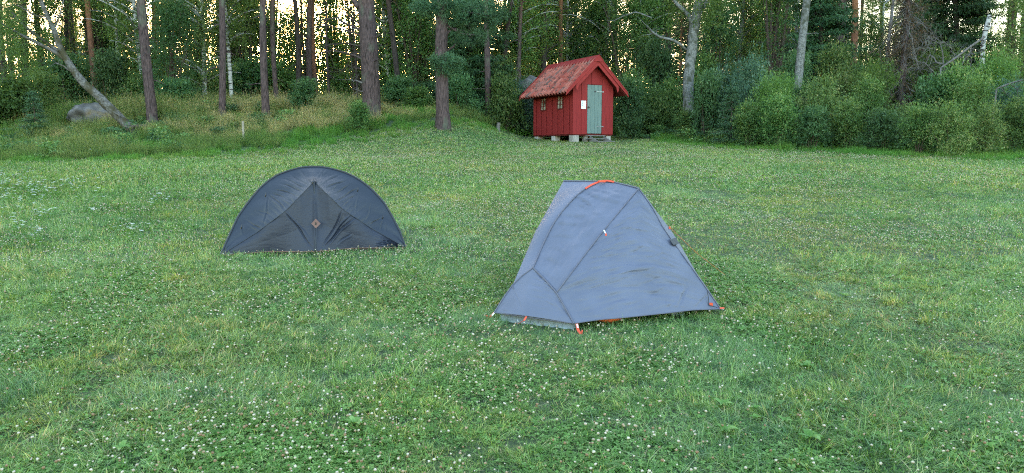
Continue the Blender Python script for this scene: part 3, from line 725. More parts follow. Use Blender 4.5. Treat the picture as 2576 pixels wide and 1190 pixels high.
GP="pine trees at the edge of the wood"; GB="birch trees in the wood"
pn=lambda k:PINE[k%3]; bi=lambda k:BIRC[k%3]
TREES = [
 # name, category, x0,y0 (a low pixel), x1 (pixel at top of frame), depth (None = base pixel on ground), width px, label
 ("pine_tree","pine",20,240,4,34,14,"dark straight pine trunk at the far left edge of the wood",GP,dict(crown=pn(0),bark='dark_bark')),
 ("pine_tree","pine",68,200,60,37,16,"dark pine trunk just left of the leaning birch's fork",GP,dict(crown=pn(1),bark='dark_bark')),
 ("pine_tree","pine",171,225,166,40,11,"thin dark pine behind the middle of the leaning birch",GP,dict(crown=pn(2),bark='dark_bark',h=15)),
 ("pine_tree","pine",236,205,219,38,14,"reddish pine between the leaning birch and the thin white birch",GP,dict(crown=pn(0),bark='orange_bark')),
 ("birch_tree","birch",311,235,293,38,8,"very thin white birch, first upright birch from the left",GB,dict(crown=bi(0),bark='birch_bark',stubs=4,h=12)),
 ("birch_tree","birch",366,240,337,36,10,"slim white birch leaning close behind the purplish pine",GB,dict(crown=bi(1),bark='birch_bark',stubs=4,h=12)),
 ("pine_tree","pine",384,311,357,None,23,"purplish brown pine beside the root of the leaning birch",GP,dict(crown=pn(1),h=18)),
 ("pine_tree","pine",393,140,389,44,16,"orange barked pine behind the purplish pine",GP,dict(crown=pn(2),bark='orange_bark',h=17)),
 ("birch_tree","birch",513,262,505,35,11,"white birch with black bands left of the slim grey pine",GB,dict(crown=bi(2),bark='birch_bark',stubs=4,h=12)),
 ("pine_tree","pine",558,296,557,None,16,"slim straight grey pine standing alone in the grass, left of the wooden stake",GP,dict(crown=pn(0),stubs=10)),
 ("birch_tree","birch",583,262,566,35,9,"greyish birch leaning close behind the slim grey pine",GB,dict(crown=bi(0),bark='birch_bark',stubs=4,h=12)),
 ("pine_tree","pine",669,298,665,None,17,"straight grey pine above the wooden stake, left one of a pair",GP,dict(crown=pn(1),stubs=16)),
 ("pine_tree","pine",698,276,689,None,12,"thinner pine, right one of the pair above the wooden stake",GP,dict(crown=pn(2),stubs=16,h=16)),
 ("pine_tree","pine",747,220,740,37,12,"dark spindly pine with short dead twigs behind the round dark bush",GP,dict(crown=pn(0),bark='dark_bark',stubs=30)),
 ("pine_tree","pine",783,217,783,38,15,"tall pine with a twin close beside it, left trunk of the two",GP,dict(crown=pn(1),stubs=20,h=18)),
 ("pine_tree","pine",796,217,786,39,11,"tall pine with a twin close beside it, right trunk of the two",GP,dict(crown=pn(2),stubs=20,bark='orange_bark')),
 ("dead_tree","dead tree",830,255,824,36,6,"dead bare sapling full of twigs left of the thick pine","dead trees",dict(bark='dark_bark',stubs=60,h=7)),
 ("dead_tree","dead tree",898,255,880,37,5,"dead bare sapling close against the thick pine","dead trees",dict(bark='dark_bark',stubs=50,h=7)),
 ("pine_tree","pine",1002,225,976,36,13,"dark leaning pine just right of the thick pine",GP,dict(crown=pn(0),bark='dark_bark',stubs=10)),
 ("birch_tree","birch",982,210,964,39,7,"thin pale birch between the thick pine and the dark leaning pine",GB,dict(crown=bi(1),bark='birch_bark',stubs=3,h=12)),
 ("birch_tree","birch",1057,210,1063,40,7,"thin white birch half hidden by leaves left of the rough grey pine",GB,dict(crown=bi(2),bark='birch_bark',stubs=3,h=12)),
 ("pine_tree","pine",1228,311,1221,None,14,"slim grey pine left of the red shed",GP,dict(crown=pn(2),stubs=16)),
 ("alder_tree","tree",1264,150,1285,37,14,"dark trunk slanting to the right at the top, left of the red shed","leafy trees behind the shed",dict(crown=None,bark='dark_bark',stubs=8,h=15)),
 ("pine_tree","pine",1310,205,1312,37,10,"thin grey pine rising beside the mossy rock behind the shed",GP,dict(crown=pn(1),stubs=12)),
 ("birch_tree","birch",1294,200,1304,38,7,"thin white birch close against the thin grey pine behind the shed",GB,dict(crown=bi(0),bark='birch_bark',stubs=3,h=12)),
 ("alder_tree","tree",1366,160,1371,40,15,"dark trunk above the left half of the shed roof","leafy trees behind the shed",dict(crown=bi(1),bark='dark_bark',stubs=4,h=13)),
 ("birch_tree","birch",1429,140,1428,44,7,"thin white birch above the middle of the shed roof",GB,dict(crown=bi(2),bark='birch_bark',stubs=3,h=12)),
 ("birch_tree","birch",1446,135,1450,48,6,"faint thin birch just left of the shed's roof peak",GB,dict(crown=bi(0),bark='birch_bark',stubs=3,h=12)),
 ("birch_tree","birch",1530,150,1537,42,8,"white birch just right of the shed's roof peak",GB,dict(crown=bi(1),bark='birch_bark',stubs=3,h=12)),
 ("birch_tree","birch",1605,180,1611,40,11,"white birch with black bands right of the shed, left of the forked aspen",GB,dict(crown=bi(0),bark='birch_bark',stubs=5,h=12)),
 ("pine_tree","pine",1685,60,1684,46,12,"distant pine top left of the forked aspen",GP,dict(crown=pn(0),stubs=8)),
 ("birch_tree","birch",1858,170,1870,42,12,"greyish birch trunk behind bushes between the two aspens",GB,dict(crown=bi(2),bark='aspen_bark',stubs=4,h=12)),
 ("aspen_tree","aspen",2007,228,2032,28.5,21,"pale smooth aspen trunk leaning right above the right hand thicket","aspens",dict(crown=None,bark='aspen_bark',stubs=3,h=13,curve=.05,flare=1.1)),
 ("pine_tree","pine",2102,165,2115,36,14,"grey pine right of the pale leaning aspen",GP,dict(crown=pn(0),stubs=12,h=16)),
 ("pine_tree","pine",2143,130,2151,38,16,"orange barked pine right of the pale leaning aspen",GP,dict(crown=pn(1),bark='orange_bark',stubs=12)),
 ("dead_tree","dead tree",2235,150,2249,34,9,"bare whitish dead trunk left of the brown dead spruce","dead trees",dict(bark='dead_wood',stubs=12,h=10)),
 ("spruce_tree","spruce",2060,230,2062,33,10,"dark spruce right behind the pale leaning aspen","spruces",dict(crown=SPRU[0],bark='dark_bark',stubs=0,h=11)),
 ("spruce_tree","spruce",2400,150,2400,36,12,"dark spruce right of the brown dead spruce","spruces",dict(crown=SPRU[0],bark='dark_bark',stubs=0,h=13,sc=1.2)),
 ("spruce_tree","spruce",300,170,300,43,12,"dark spruce behind the leaning birch and thin white birch","spruces",dict(crown=SPRU[1],bark='dark_bark',stubs=0,h=11,sc=1.2)),
 ("spruce_tree","spruce",1180,110,1180,36,12,"dark spruce between the rough grey pine and the slim grey pine","spruces",dict(crown=SPRU[0],bark='dark_bark',stubs=0,h=13,sc=1.2)),
 ("spruce_tree","spruce",620,170,620,46,12,"dark spruce beyond the slim grey pine","spruces",dict(crown=SPRU[1],bark='dark_bark',stubs=0,h=11,sc=1.25)),
]
for s_ in TREES: tree(s_)

# leafy young trees: each its own label
DECI.append(leafy('airy_crown','birch_leaf',89,2.5,9.5,13000,.10,34,.12,lsize=(.25,.42),twig=.8))
LT="young leafy trees in the wood"
for (px, Y, k, sc, lab) in [
 (430,33,1,.80,"leafy young tree filling the gap between the purplish pine and the black banded birch"),
 (35,34,2,.70,"yellowish green leafy tree at the far left edge behind the dark pines"),
 (130,38,0,.95,"leafy tree behind the left branches of the leaning birch"),
 (250,42,3,.95,"tall leafy tree behind the reddish pine on the left"),
 (480,44,0,1.0,"tall leafy tree far behind the black banded birch"),
 (625,43,3,.9,"leafy tree in the gap right of the slim grey pine"),
 (725,45,1,.9,"dark leafy tree behind the pair of pines"),
 (860,52,2,.7,"low yellowish leafy tree far back left of the thick pine, under the sunset"),
 (1045,38,0,.95,"leafy tree in the gap between the thick pine and the rough grey pine"),
 (975,46,3,1.0,"tall leafy tree far behind the dark leaning pine"),
 (1165,40,1,1.0,"dark leafy tree left of the slim grey pine beside the shed"),
 (1262,38,0,.8,"leafy tree between the slim grey pine and the mossy rock"),
 (1345,45,2,1.1,"yellowish leafy tree behind the left end of the shed roof"),
 (1425,47,0,1.1,"leafy tree behind the middle of the shed roof"),
 (1500,43,1,1.0,"dark leafy tree behind the shed's roof peak"),
 (1570,39,0,.9,"leafy tree just right of the shed roof"),
 (1650,41,3,.8,"leafy tree left of the forked aspen"),
 (1800,37,1,.95,"dark leafy tree right of the forked aspen"),
 (1880,43,0,1.1,"tall leafy tree behind the greyish birch trunk"),
 (1945,38,3,.95,"tall leafy tree left of the pale leaning aspen"),
 (2180,44,2,.85,"yellowish leafy tree behind the orange barked pine on the right"),
 (2330,42,1,.95,"dark leafy tree behind the brown dead spruce"),
 (2455,37,0,.9,"leafy tree left of the broken white snag"),
 (2540,31,2,.85,"light green leafy tree at the far right edge of the wood"),
 (2620,35,0,1.0,"leafy tree cut by the right edge of the frame"),
 (768,41,4,.8,"thin airy tree behind the twin pines, against the sunset"),(838,44,4,.95,"thin airy tree against the brightest sunset glow left of the thick pine"),
 (895,40,4,.8,"thin airy tree close behind the thick pine on its left"),(590,44,4,.9,"thin airy tree behind the greyish birch on the left"),(690,48,4,1.0,"thin airy tree behind the pair of pines above the stake"),
 (400,45,4,.9,"thin airy tree far behind the purplish pine")]:
    p = pix(px, 250, Y); e = tag(empty("leafy_tree", (p.x, p.y, T(p.x,p.y)), random.uniform(0,6.28)), lab, "tree", LT)
    e.scale = (sc,sc,sc*random.uniform(.95,1.1)); obj("crown", DECI[k][0], e); obj("trunk", DECI[k][1], e)

# --- thick pine with dead branches
def big_pine():
    e, base, d, r0, path = tree(("pine_tree","pine",935,296,920,None,44,"thick reddish brown pine with dead side branches, largest trunk in the photo",GP,dict(crown=pn(1),stubs=16,h=18,flare=1.12)))
    zoff = lambda py: None
    br = [([(925,88),(880,62),(840,42),(800,56),(795,58)],.05),([(928,96),(880,80),(820,66),(785,68)],.04),([(915,150),(880,134),(835,128),(810,136)],.05),
          ([(912,176),(890,170),(872,162)],.03),([(914,208),(896,204),(878,201)],.045),([(912,232),(900,226),(888,222)],.04),
          ([(903,18),(885,-6),(860,-30)],.12),([(940,95),(958,86),(968,80)],.035),([(928,122),(945,190),(952,102)],.03),([(936,156),(950,150),(954,148)],.03),
          ([(915,60),(890,52),(870,30)],.03),([(912,118),(870,108),(830,112),(800,120)],.03),([(916,140),(900,130),(850,190)],.02)]
    r=np.random.default_rng(4)
    for k,(pp,rr) in enumerate(br):
        P=[np.array(pix(a,b,base.y-.15+(-.25*i if k%2 else .2*i))-base) for i,(a,b) in enumerate(pp)]
        t=np.linspace(0,len(P)-1,10); P=np.array([[np.interp(q,range(len(P)),[p[c] for p in P]) for c in range(3)] for q in t]); P[1:-1]+=r.normal(size=(8,3))*.02
        mb=MB(); mb.tube(P,np.linspace(rr,.008,10),6)
        for j in range(7):
            i=r.integers(3,10); L=r.uniform(.15,.5); dd=(P[-1]-P[0]); dd/=np.linalg.norm(dd); dd=dd*.6+r.normal(size=3)*.6
            mb.tube(P[i]+dd*L*np.linspace(0,1,4)[:,None],np.linspace(.01,.003,4),4)
        mb.build("dead_branch",M['dead_wood' if k in (4,5) else 'pine_bark'],e,smooth=True)
big_pine()
def rough_pine():
    e, base, d, r0, path = tree(("pine_tree","pine",1115,326,1119,None,32,"rough grey pine with a ball of needles halfway up its trunk",GP,dict(crown=pn(2),stubs=10,h=17,flare=1.25)))
    r=np.random.default_rng(8)
    def tuft(cx,cy,sx,sy,n,Y,seed,per=80):
        rr=np.random.default_rng(seed); c=np.array(pix(cx,cy,Y)-base); s=Y/F
        d=rr.normal(size=(n,3)); d/=np.linalg.norm(d,axis=1)[:,None]; q=rr.uniform(.25,1,n)**.5
        C=c+d*q[:,None]*np.array([sx*s,sx*s*.8,sy*s])
        dd=np.repeat(d,per,0)*.6+rr.normal(size=(n*per,3))*.7; dd[:,2]+=.2
        b=np.repeat(C,per,0)+rr.normal(size=dd.shape)*.055
        V,Q=leafquads(b,.085,.13,dd,rr); v=np.clip(rr.beta(2,2,len(b))+np.repeat(rr.uniform(-.15,.15,n),per)+.1,0,1)
        V2,Q2=[],[]
        t=np.linspace(0,1,4)[:,None]; nn=len(V)
        for k in range(0,n,3):
            a,bq=tube(np.array([c[0],c[1]+.1,c[2]-.3*sy*s])*(1-t)+C[k]*t,[.02,.015,.01,.006],4); V2.append(a);Q2.append(bq+nn);nn+=len(a)
        obj("needle_tuft",mesh("needle_tuft",np.vstack([V]+V2),np.vstack([Q]+Q2),M['pine_needle'],v=np.concatenate([rep(v),np.full(nn-len(V),.05)])),e)
    tuft(1122,160,40,28,70,base.y-.35,1)
    tuft(1098,150,16,12,16,base.y-.6,5)
    tuft(1150,158,18,13,18,base.y-.6,6)
    for k,(cx,cy,sx,sy,n) in enumerate([(1110,12,75,26,190),(1180,30,70,34,190),(1215,70,45,28,60),(1180,95,50,22,60),(1240,35,40,40,60),(1060,20,30,16,30),(1140,45,40,20,40)]):
        tuft(cx,cy,sx,sy,n,base.y-.2+.3*(k%3),20+k,60)
    mb=MB()
    for pp in ([(1120,92),(1130,78),(1145,72),(1175,80)],[(1125,128),(1140,118),(1148,108)],[(1118,20),(1160,28),(1230,40)],[(1118,60),(1160,85),(1215,90)]):
        P=[np.array(pix(a,b,base.y-.1)-base) for a,b in pp]; mb.tube(P,np.linspace(.05,.015,len(P)),6)
    mb.build("branch",M['pine_bark'],e,smooth=True)
rough_pine()

# --- forked aspen
def polytree(name, cat, label, group, Y, trunk, brs, m, base_px, crown=None):
    g0 = gnd(*base_px) if Y is None else None
    Y = Y or g0.y; p0 = pix(base_px[0], base_px[1], Y); base = Vector((p0.x, Y, T(p0.x, Y)))
    e = tag(empty(name, base), label, cat, group)
    def path(pp, dy=0):
        P=[]; R=[]
        for k,(a,b,w) in enumerate(pp): P.append(np.array(pix(a,b,Y+dy*k)-base)); R.append(w*Y/F/2)
        P=np.array(P); u=np.linspace(0,len(P)-1,len(P)*4); Pn=np.stack([np.interp(u,range(len(P)),P[:,c]) for c in range(3)],-1)
        K=np.array([.25,.5,.25]); 
        for c in range(3): Pn[1:-1,c]=np.convolve(Pn[:,c],K,'valid')
        return Pn, np.interp(u,range(len(P)),R)
    P,R = path(trunk); P[0,2]=-.15
    tm = trunk_mesh("trunk", P, R, M[m], int(base_px[0]), 0, None)
    obj("trunk", tm, e); r=np.random.default_rng(int(base_px[0]))
    for (pp,dy) in brs:
        Pb,Rb = path(pp,dy); mb=MB(); mb.tube(Pb,Rb,7)
        for j in range(6):
            i=r.integers(len(Pb)//2,len(Pb)); dd=Pb[-1]-Pb[0]; dd/=np.linalg.norm(dd)+1e-9; dd=dd*.6+r.normal(size=3)*.5; L=r.uniform(.15,.45)
            mb.tube(Pb[i]+dd*L*np.linspace(0,1,4)[:,None],np.linspace(Rb[i]*.5,.003,4),4)
        mb.build("branch",M[m],e,smooth=True)
    if crown is not None:
        cm,loc,sc = crown; c=obj("crown",cm,e,loc); c.scale=(sc,)*3
    return e, base
polytree("leaning_birch","birch","leaning forked birch with mossy bark, its root lifted from the grass","leaning birch",None,
   [(345,334,25),(318,314,23),(296,292,22),(262,258,23),(245,240,20),(210,210,19),(176,164,16),(152,122,14),(137,78,12),(123,48,10),(101,0,9),(88,-60,8),(75,-160,6),(60,-260,3)],
   [([(160,138,10),(120,110,8),(67,70,6),(45,50,5),(27,28,4)],.05),([(164,150,10),(140,132,9),(94,108,8),(60,92,6),(0,56,5),(-40,36,3)],-.1),
    ([(118,40,5),(95,42,4),(70,28,4),(45,13,3),(28,14,3),(30,26,3)],.1),([(135,75,5),(150,40,4),(160,0,3),(170,-40,2)],.1),([(176,178,5),(160,166,4),(140,158,3)],0),([(262,258,10),(276,276,6),(300,290,4)],-.1)],
   'lean_bark',(345,334),(BIRC[1][0],(-3.6,0,1.0),.72))
polytree("forked_aspen","aspen","thick grey lichen covered aspen forking near the top, right of the shed","aspens",None,
   [(1738,352,34),(1737,310,30),(1732,260,28),(1730,215,27),(1735,160,25),(1742,110,24),(1748,60,25),(1756,20,22),(1765,-30,16),(1775,-110,12),(1785,-250,6)],
   [([(1742,55,14),(1725,30,11),(1700,8,9),(1680,-25,7)],.1),([(1750,40,12),(1770,20,9),(1776,0,8),(1790,-40,5)],.1),([(1726,125,7),(1712,112,7),(1690,100,7),(1660,94,6),(1640,80,6),(1628,66,5)],-.15),
    ([(1640,45,3),(1600,30,4),(1570,40,3),(1545,52,2)],.2)],
   'aspen_bark',(1738,352),(BIRC[0][0],(0,0,1.6),1.0))
# --- broken snag, small dark tree
polytree("broken_snag","dead tree","broken white birch snag with a jagged top on the right","dead trees",31,
   [(2466,230,12),(2471,150,11),(2474,100,11),(2484,60,11),(2490,38,10)],[([(2478,85,4),(2490,70,3),(2496,62,2)],0)],'birch_bark',(2464,300))
polytree("fallen_branch","branch","thin grey fallen pole slanting up right of the dead spruce","fallen branches",27,
   [(2360,175,4),(2395,152,5),(2440,118,5),(2478,92,5)],[([(2395,150,3),(2410,140,2),(2430,150,1)],0)],'dead_wood',(2352,180))
polytree("fallen_branch","branch","thin grey twiggy branch near the right frame edge","fallen branches",24,
   [(2500,226,4),(2540,210,4),(2576,200,3)],[([(2515,218,2),(2530,235,2)],0),([(2540,210,2),(2560,225,2)],0)],'dead_wood',(2495,228))
polytree("fallen_branch","branch","bare forked branch lying against the bushes right of the shed","fallen branches",None,
   [(1741,354,6),(1757,334,6),(1772,318,5),(1790,300,4),(1806,288,2)],[([(1757,334,4),(1748,320,3),(1740,308,2)],0),([(1772,318,3),(1770,300,2),(1764,288,1)],0),([(1768,322,3),(1790,320,2),(1808,322,1)],0)],'dead_wood',(1741,354))
# --- dead spruce: brown needle curtains and bare grey branches
def dead_spruce():
    Y=29.5; p=pix(2275,260,Y); base=Vector((p.x,Y,T(p.x,Y))); e=tag(empty("dead_spruce",base),"brown dying spruce with hanging brown needles and bare grey twigs","spruce")
    r=np.random.default_rng(12)
    P=[np.array(pix(a,b,Y)-base) for a,b in ((2264,330),(2266,250),(2272,160),(2280,70),(2285,0),(2290,-90))]; P[0][2]=-.1
    P=np.array(P);u=np.linspace(0,5,18);P=np.stack([np.interp(u,range(6),P[:,c]) for c in range(3)],-1)
    obj("trunk",trunk_mesh("trunk",P,np.linspace(.17,.05,18),M['pine_bark'],3,0,None),e)
    C=[];D=[];mb=MB()
    for i in range(150):
        q=r.uniform(.12,1); c=np.array([np.interp(q*17,range(18),P[:,k]) for k in range(3)]); a=r.uniform(0,6.28); l=(1.5-1.0*q)*r.uniform(.4,1.2)
        d=np.array([math.cos(a),math.sin(a),-.25-.4*r.uniform()]); t=np.linspace(0,1,6)[:,None]; B=c+d*l*t; B[:,2]-=.25*l*t[:,0]**2; B+=r.normal(size=B.shape)*.03
        mb.tube(B,np.linspace(.016,.004,6),4,False)
        for j in range(5):
            i0=r.integers(1,6); s=r.normal(size=3)*.5; s[2]-=.5; mb.tube(B[i0]+s*.4*np.linspace(0,1,3)[:,None],[.006,.004,.002],3,False)
            if r.uniform()<.75:
                m_=30; tt=r.uniform(0,1,m_)[:,None]; C.append(B[i0]+s*.6*tt+r.normal(size=(m_,3))*.05); D.append(np.tile(s,(m_,1))+r.normal(size=(m_,3))*.5)
    mb.build("bare_branches",M['dead_wood'],e)
    C=np.vstack(C);D=np.vstack(D);V,Q=leafquads(C,.09,.25,D,r); obj("needles",mesh("needles",V,Q,M['brown_needle'],v=rep(r.beta(2,2.2,len(C)))),e)
    # leaning grey bare crown on the right of it
    Y2=28.0; p=pix(2400,300,Y2); b2=Vector((p.x,Y2,T(p.x,Y2))); e2=tag(empty("dead_tree",b2),"tangled bare grey crown of a fallen tree right of the brown spruce","dead tree","dead trees"); mb=MB()
    main=[([(2400,330),(2390,240),(2375,165),(2362,105),(2335,98)],.035),([(2362,105),(2380,108),(2396,130),(2400,160)],.02),([(2372,160),(2340,140),(2310,190),(2290,84),(2285,60)],.03),
          ([(2385,210),(2330,160),(2290,145)],.025),([(2380,190),(2420,165),(2445,120),(2440,190)],.02),([(2350,125),(2330,118),(2310,122)],.02)]
    for pp,rr in main:
        P=np.array([np.array(pix(a,b,Y2+.2*i)-b2) for i,(a,b) in enumerate(pp)]);u=np.linspace(0,len(P)-1,12);P=np.stack([np.interp(u,range(len(P)),P[:,c]) for c in range(3)],-1); P+=r.normal(size=P.shape)*.03
        if pp is main[0][0]: P[0][2]=-.1
        mb.tube(P,np.linspace(rr,.008,12),5)
        for j in range(20):
            i0=r.integers(3,12); s=r.normal(size=3); s/=np.linalg.norm(s); L=r.uniform(.2,.7); B=P[i0]+s*L*np.linspace(0,1,5)[:,None]+r.normal(size=(5,3))*.03
            mb.tube(B,np.linspace(.008,.003,5),3,False)
            for q in range(3): s2=s*.5+r.normal(size=3)*.6; mb.tube(B[r.integers(2,5)]+s2*.25*np.linspace(0,1,3)[:,None],[.004,.003,.002],3,False)
    mb.build("bare_branches",M['dead_wood'],e2)
dead_spruce()

# ------------------------------------------------------------------ BUSHES
BU = dict(
 broad=leafy("bush_foliage",'broad_leaf',71,1.0,1.6,8500,.095,34,.1,twig=.28,lsize=(.18,.36)), dark=leafy("bush_foliage",'dark_leaf',72,1.0,1.6,9000,.085,34,.1,twig=.28,lsize=(.18,.36)),
 blue=leafy("bush_foliage",'blue_leaf',73,1.0,1.7,10000,.085,16,.08,aspect=.4,dirs_up=.3), yel=leafy("bush_foliage",'yellow_leaf',74,1.0,1.5,12500,.06,44,.05,aspect=.5,twig=.3,dirs_up=.4,lsize=(.16,.32)),
 yel2=leafy("bush_foliage",'yellow_leaf',76,1.0,1.5,11500,.064,40,.05,aspect=.45,twig=.34,dirs_up=.4,lsize=(.16,.32)), mid=leafy("bush_foliage",'broad_leaf',75,1.0,1.6,11500,.07,42,.06,dirs_up=.25,twig=.3,lsize=(.16,.33)),
 sal=leafy("bush_foliage",'birch_leaf',77,1.0,1.8,9500,.085,16,.08,aspect=.32,twig=.45,dirs_up=.5))
def bush(px, py, wpx, hpx, kind, label, group, Y=None):
    p = gnd(px, py) if Y is None else pix(px, py, Y); s = p.y/F
    e = tag(empty("bush", (p.x, p.y, T(p.x,p.y)), random.uniform(0,6.28)), label, "bush", group)
    me, st = BU[kind]; hh = {'blue':1.7,'yel':1.5,'yel2':1.5,'sal':1.8}.get(kind,1.6)*1.08
    if Y is not None: hpx = (p.z - T(p.x,p.y))/s + hpx
    sx = wpx*s/2.1; e.scale = (sx*1.05, sx*1.05, hpx*s/hh*1.08)
    obj("foliage", me, e); obj("stems", st, e)
GL="bushes along the left side of the wood"; GR="bushes of the right hand thicket"
for a in [
 (30,318,190,120,'broad',"broad leaved bush at the far left edge behind the tall grass",GL,28),
 (115,305,150,110,'yel2',"yellowish bush left of the grey boulder",GL,30),
 (170,262,160,110,'dark',"dark bush behind the grey boulder",GL,33),
 (285,255,120,110,'dark',"dark bush below the middle of the leaning birch trunk",GL,33),
 (345,280,110,90,'broad',"bush just left of the purplish pine, behind the leaning birch",GL,33),
 (440,296,130,90,'dark',"twiggy dark bush between the purplish pine and the black banded birch",GL,31.5),
 (520,258,130,80,'broad',"bush at the foot of the black banded birch",GL,37),
 (620,250,150,90,'dark',"dark bush behind the gap between the slim grey pine and the pair",GL,38),
 (700,235,120,80,'broad',"bush behind the pair of pines above the stake",GL,39),
 (763,290,96,82,'dark',"round dark bush standing in dry grass left of the thick pine",GL,None),
 (850,240,130,40,'broad',"low bush far back under the sunset gap",GL,40),
 (903,333,92,66,'mid',"light green bush in front of the foot of the thick pine",GL,None),
 (1000,270,110,70,'dark',"dark bush right behind the thick pine",GL,34),
 (1052,290,110,66,'broad',"broad bush left of the rough grey pine's foot",GL,33),
 (1165,290,100,90,'dark',"dark bush between the rough grey pine and the slim grey pine",GL,33),
 (1190,255,120,120,'broad',"tall bush behind the slim grey pine",GL,36),
 (1268,318,105,120,'broad',"bush between the slim grey pine and the shed",GL,33),
 (1318,325,90,105,'blue',"greyish bush touching the left end of the shed",GL,34),
 (1255,240,120,100,'yel2',"light bush above the stump left of the shed",GL,37),
 (1585,345,110,130,'dark',"dark shaded bush right against the shed wall",GR,32),
 (1600,300,130,110,'broad',"tall bush behind the shed's right eave",GR,35),
 (1660,345,110,110,'broad',"broad leaved bush left of the forked aspen's foot",GR,None),
 (1690,290,130,80,'broad',"bush left behind the forked aspen",GR,34),
 (1725,356,80,70,'mid',"low bush in front of the forked aspen",GR,None),
 (1780,330,110,130,'dark',"dark bush right of the forked aspen",GR,29),
 (1830,290,150,110,'blue',"blue green willow bush between the aspens",GR,29.5),
 (1900,320,120,160,'blue',"tall blue green willow bush left of the pale leaning aspen",GR,27.5),
 (1880,372,110,100,'mid',"low front bush below the blue green willows",GR,None),
 (1960,376,120,120,'mid',"front bush below and left of the pale leaning aspen",GR,None),
 (1965,300,110,90,'sal',"light tipped willow touching the pale leaning aspen",GR,27),
 (2040,378,110,100,'dark',"dark front bush with brown patch below the pale leaning aspen",GR,None),
 (2060,320,150,110,'yel',"yellow green bush right of the pale leaning aspen's foot",GR,26),
 (2125,300,130,100,'yel2',"yellow green bush below the orange barked pine",GR,28),
 (2130,380,120,110,'mid',"front bush third in from the pale aspen",GR,None),
 (2180,330,130,110,'mid',"green bush left of the brown dying spruce",GR,25.5),
 (2215,385,120,100,'dark',"dark low bush in front of the brown dying spruce",GR,None),
 (2160,240,120,60,'yel2',"bush with reddish tips between the orange barked pine and the dying spruce",GR,32),
 (2290,340,110,70,'yel',"low yellow green bush right in front of the dying spruce trunk",GR,25),
 (2310,392,120,110,'mid',"front bush right of the brown dying spruce",GR,None),
 (2360,320,150,110,'dark',"dark green bush under the tangled bare grey crown",GR,26),
 (2385,395,130,125,'yel',"bright yellow tipped bush at the front of the thicket",GR,None),
 (2450,340,150,130,'yel2',"yellow green bush below the broken white snag",GR,24.5),
 (2470,394,120,120,'yel',"yellowish front bush below the broken white snag",GR,None),
 (2540,330,140,110,'blue',"greyish bush near the right frame edge below the light green tree",GR,25),
 (2550,390,120,120,'mid',"front bush in the right corner of the thicket",GR,None),
 (2520,250,120,90,'yel2',"tall light bush under the light green tree at the far right",GR,28),
 (2430,260,120,70,'broad',"leafy bush around the foot of the broken white snag",GR,30),
 (2100,250,150,110,'mid',"tall bush below the grey pine on the right",GR,30),
 (2240,262,140,100,'broad',"tall bush behind the foot of the brown dying spruce",GR,31),
 (2350,250,150,110,'sal',"tall narrow leaved bush under the tangled bare grey crown",GR,29.5),
 (2400,330,130,140,'mid',"tall green bush left of the foot of the broken snag",GR,25.5),
 (2490,310,130,150,'sal',"narrow leaved willow right of the broken snag",GR,26.5),
 (1760,250,150,100,'broad',"tall leafy bush behind the forked aspen on its right",GR,35),
 (1660,240,150,120,'dark',"tall dark bush behind the forked aspen on its left",GR,37),
 (2000,270,110,120,'dark',"tall dark bush behind the pale leaning aspen",GR,30),
 (2190,300,130,120,'sal',"narrow leaved willow between the two bushes left of the dying spruce",GR,27),
 (1930,350,110,140,'sal',"narrow leaved willow behind the front bushes left of the pale aspen",GR,26),
 (2620,370,140,190,'mid',"bush cut by the right frame edge",GR,23)]:
    px,py,w,h,k,l,g_,Y=a; bush(px,py,w,h,k,l,g_,Y)
# small pines/spruces in the thicket
SS = spruce_mesh("young_crown", 81, h=2.2, rmax=.75, z0=.05, m='pine_needle', dens=1.3, gaps=.05, hang=.09)
for (px,py,Y,sc,lab) in [(1838,366,None,1.0,"small young pine in the thicket right of the forked branch"),(2005,330,27,.9,"small dark young spruce left of the pale aspen's foot"),(90,335,26,.75,"small young spruce in front of the left bushes")]:
    p = gnd(px,py) if Y is None else pix(px,py,Y)
    e = tag(empty("young_conifer",(p.x,p.y,T(p.x,p.y))),lab,"young conifer","young conifers"); e.scale=(sc,)*3
    obj("crown",SS[0],e); obj("trunk",trunk_mesh("trunk",[(0,0,-.1),(0,0,.6),(0,0,1.3),(0,0,2.1)],np.array([.035,.03,.02,.005]),M['twig'],2,0,[SS[1]]),e)

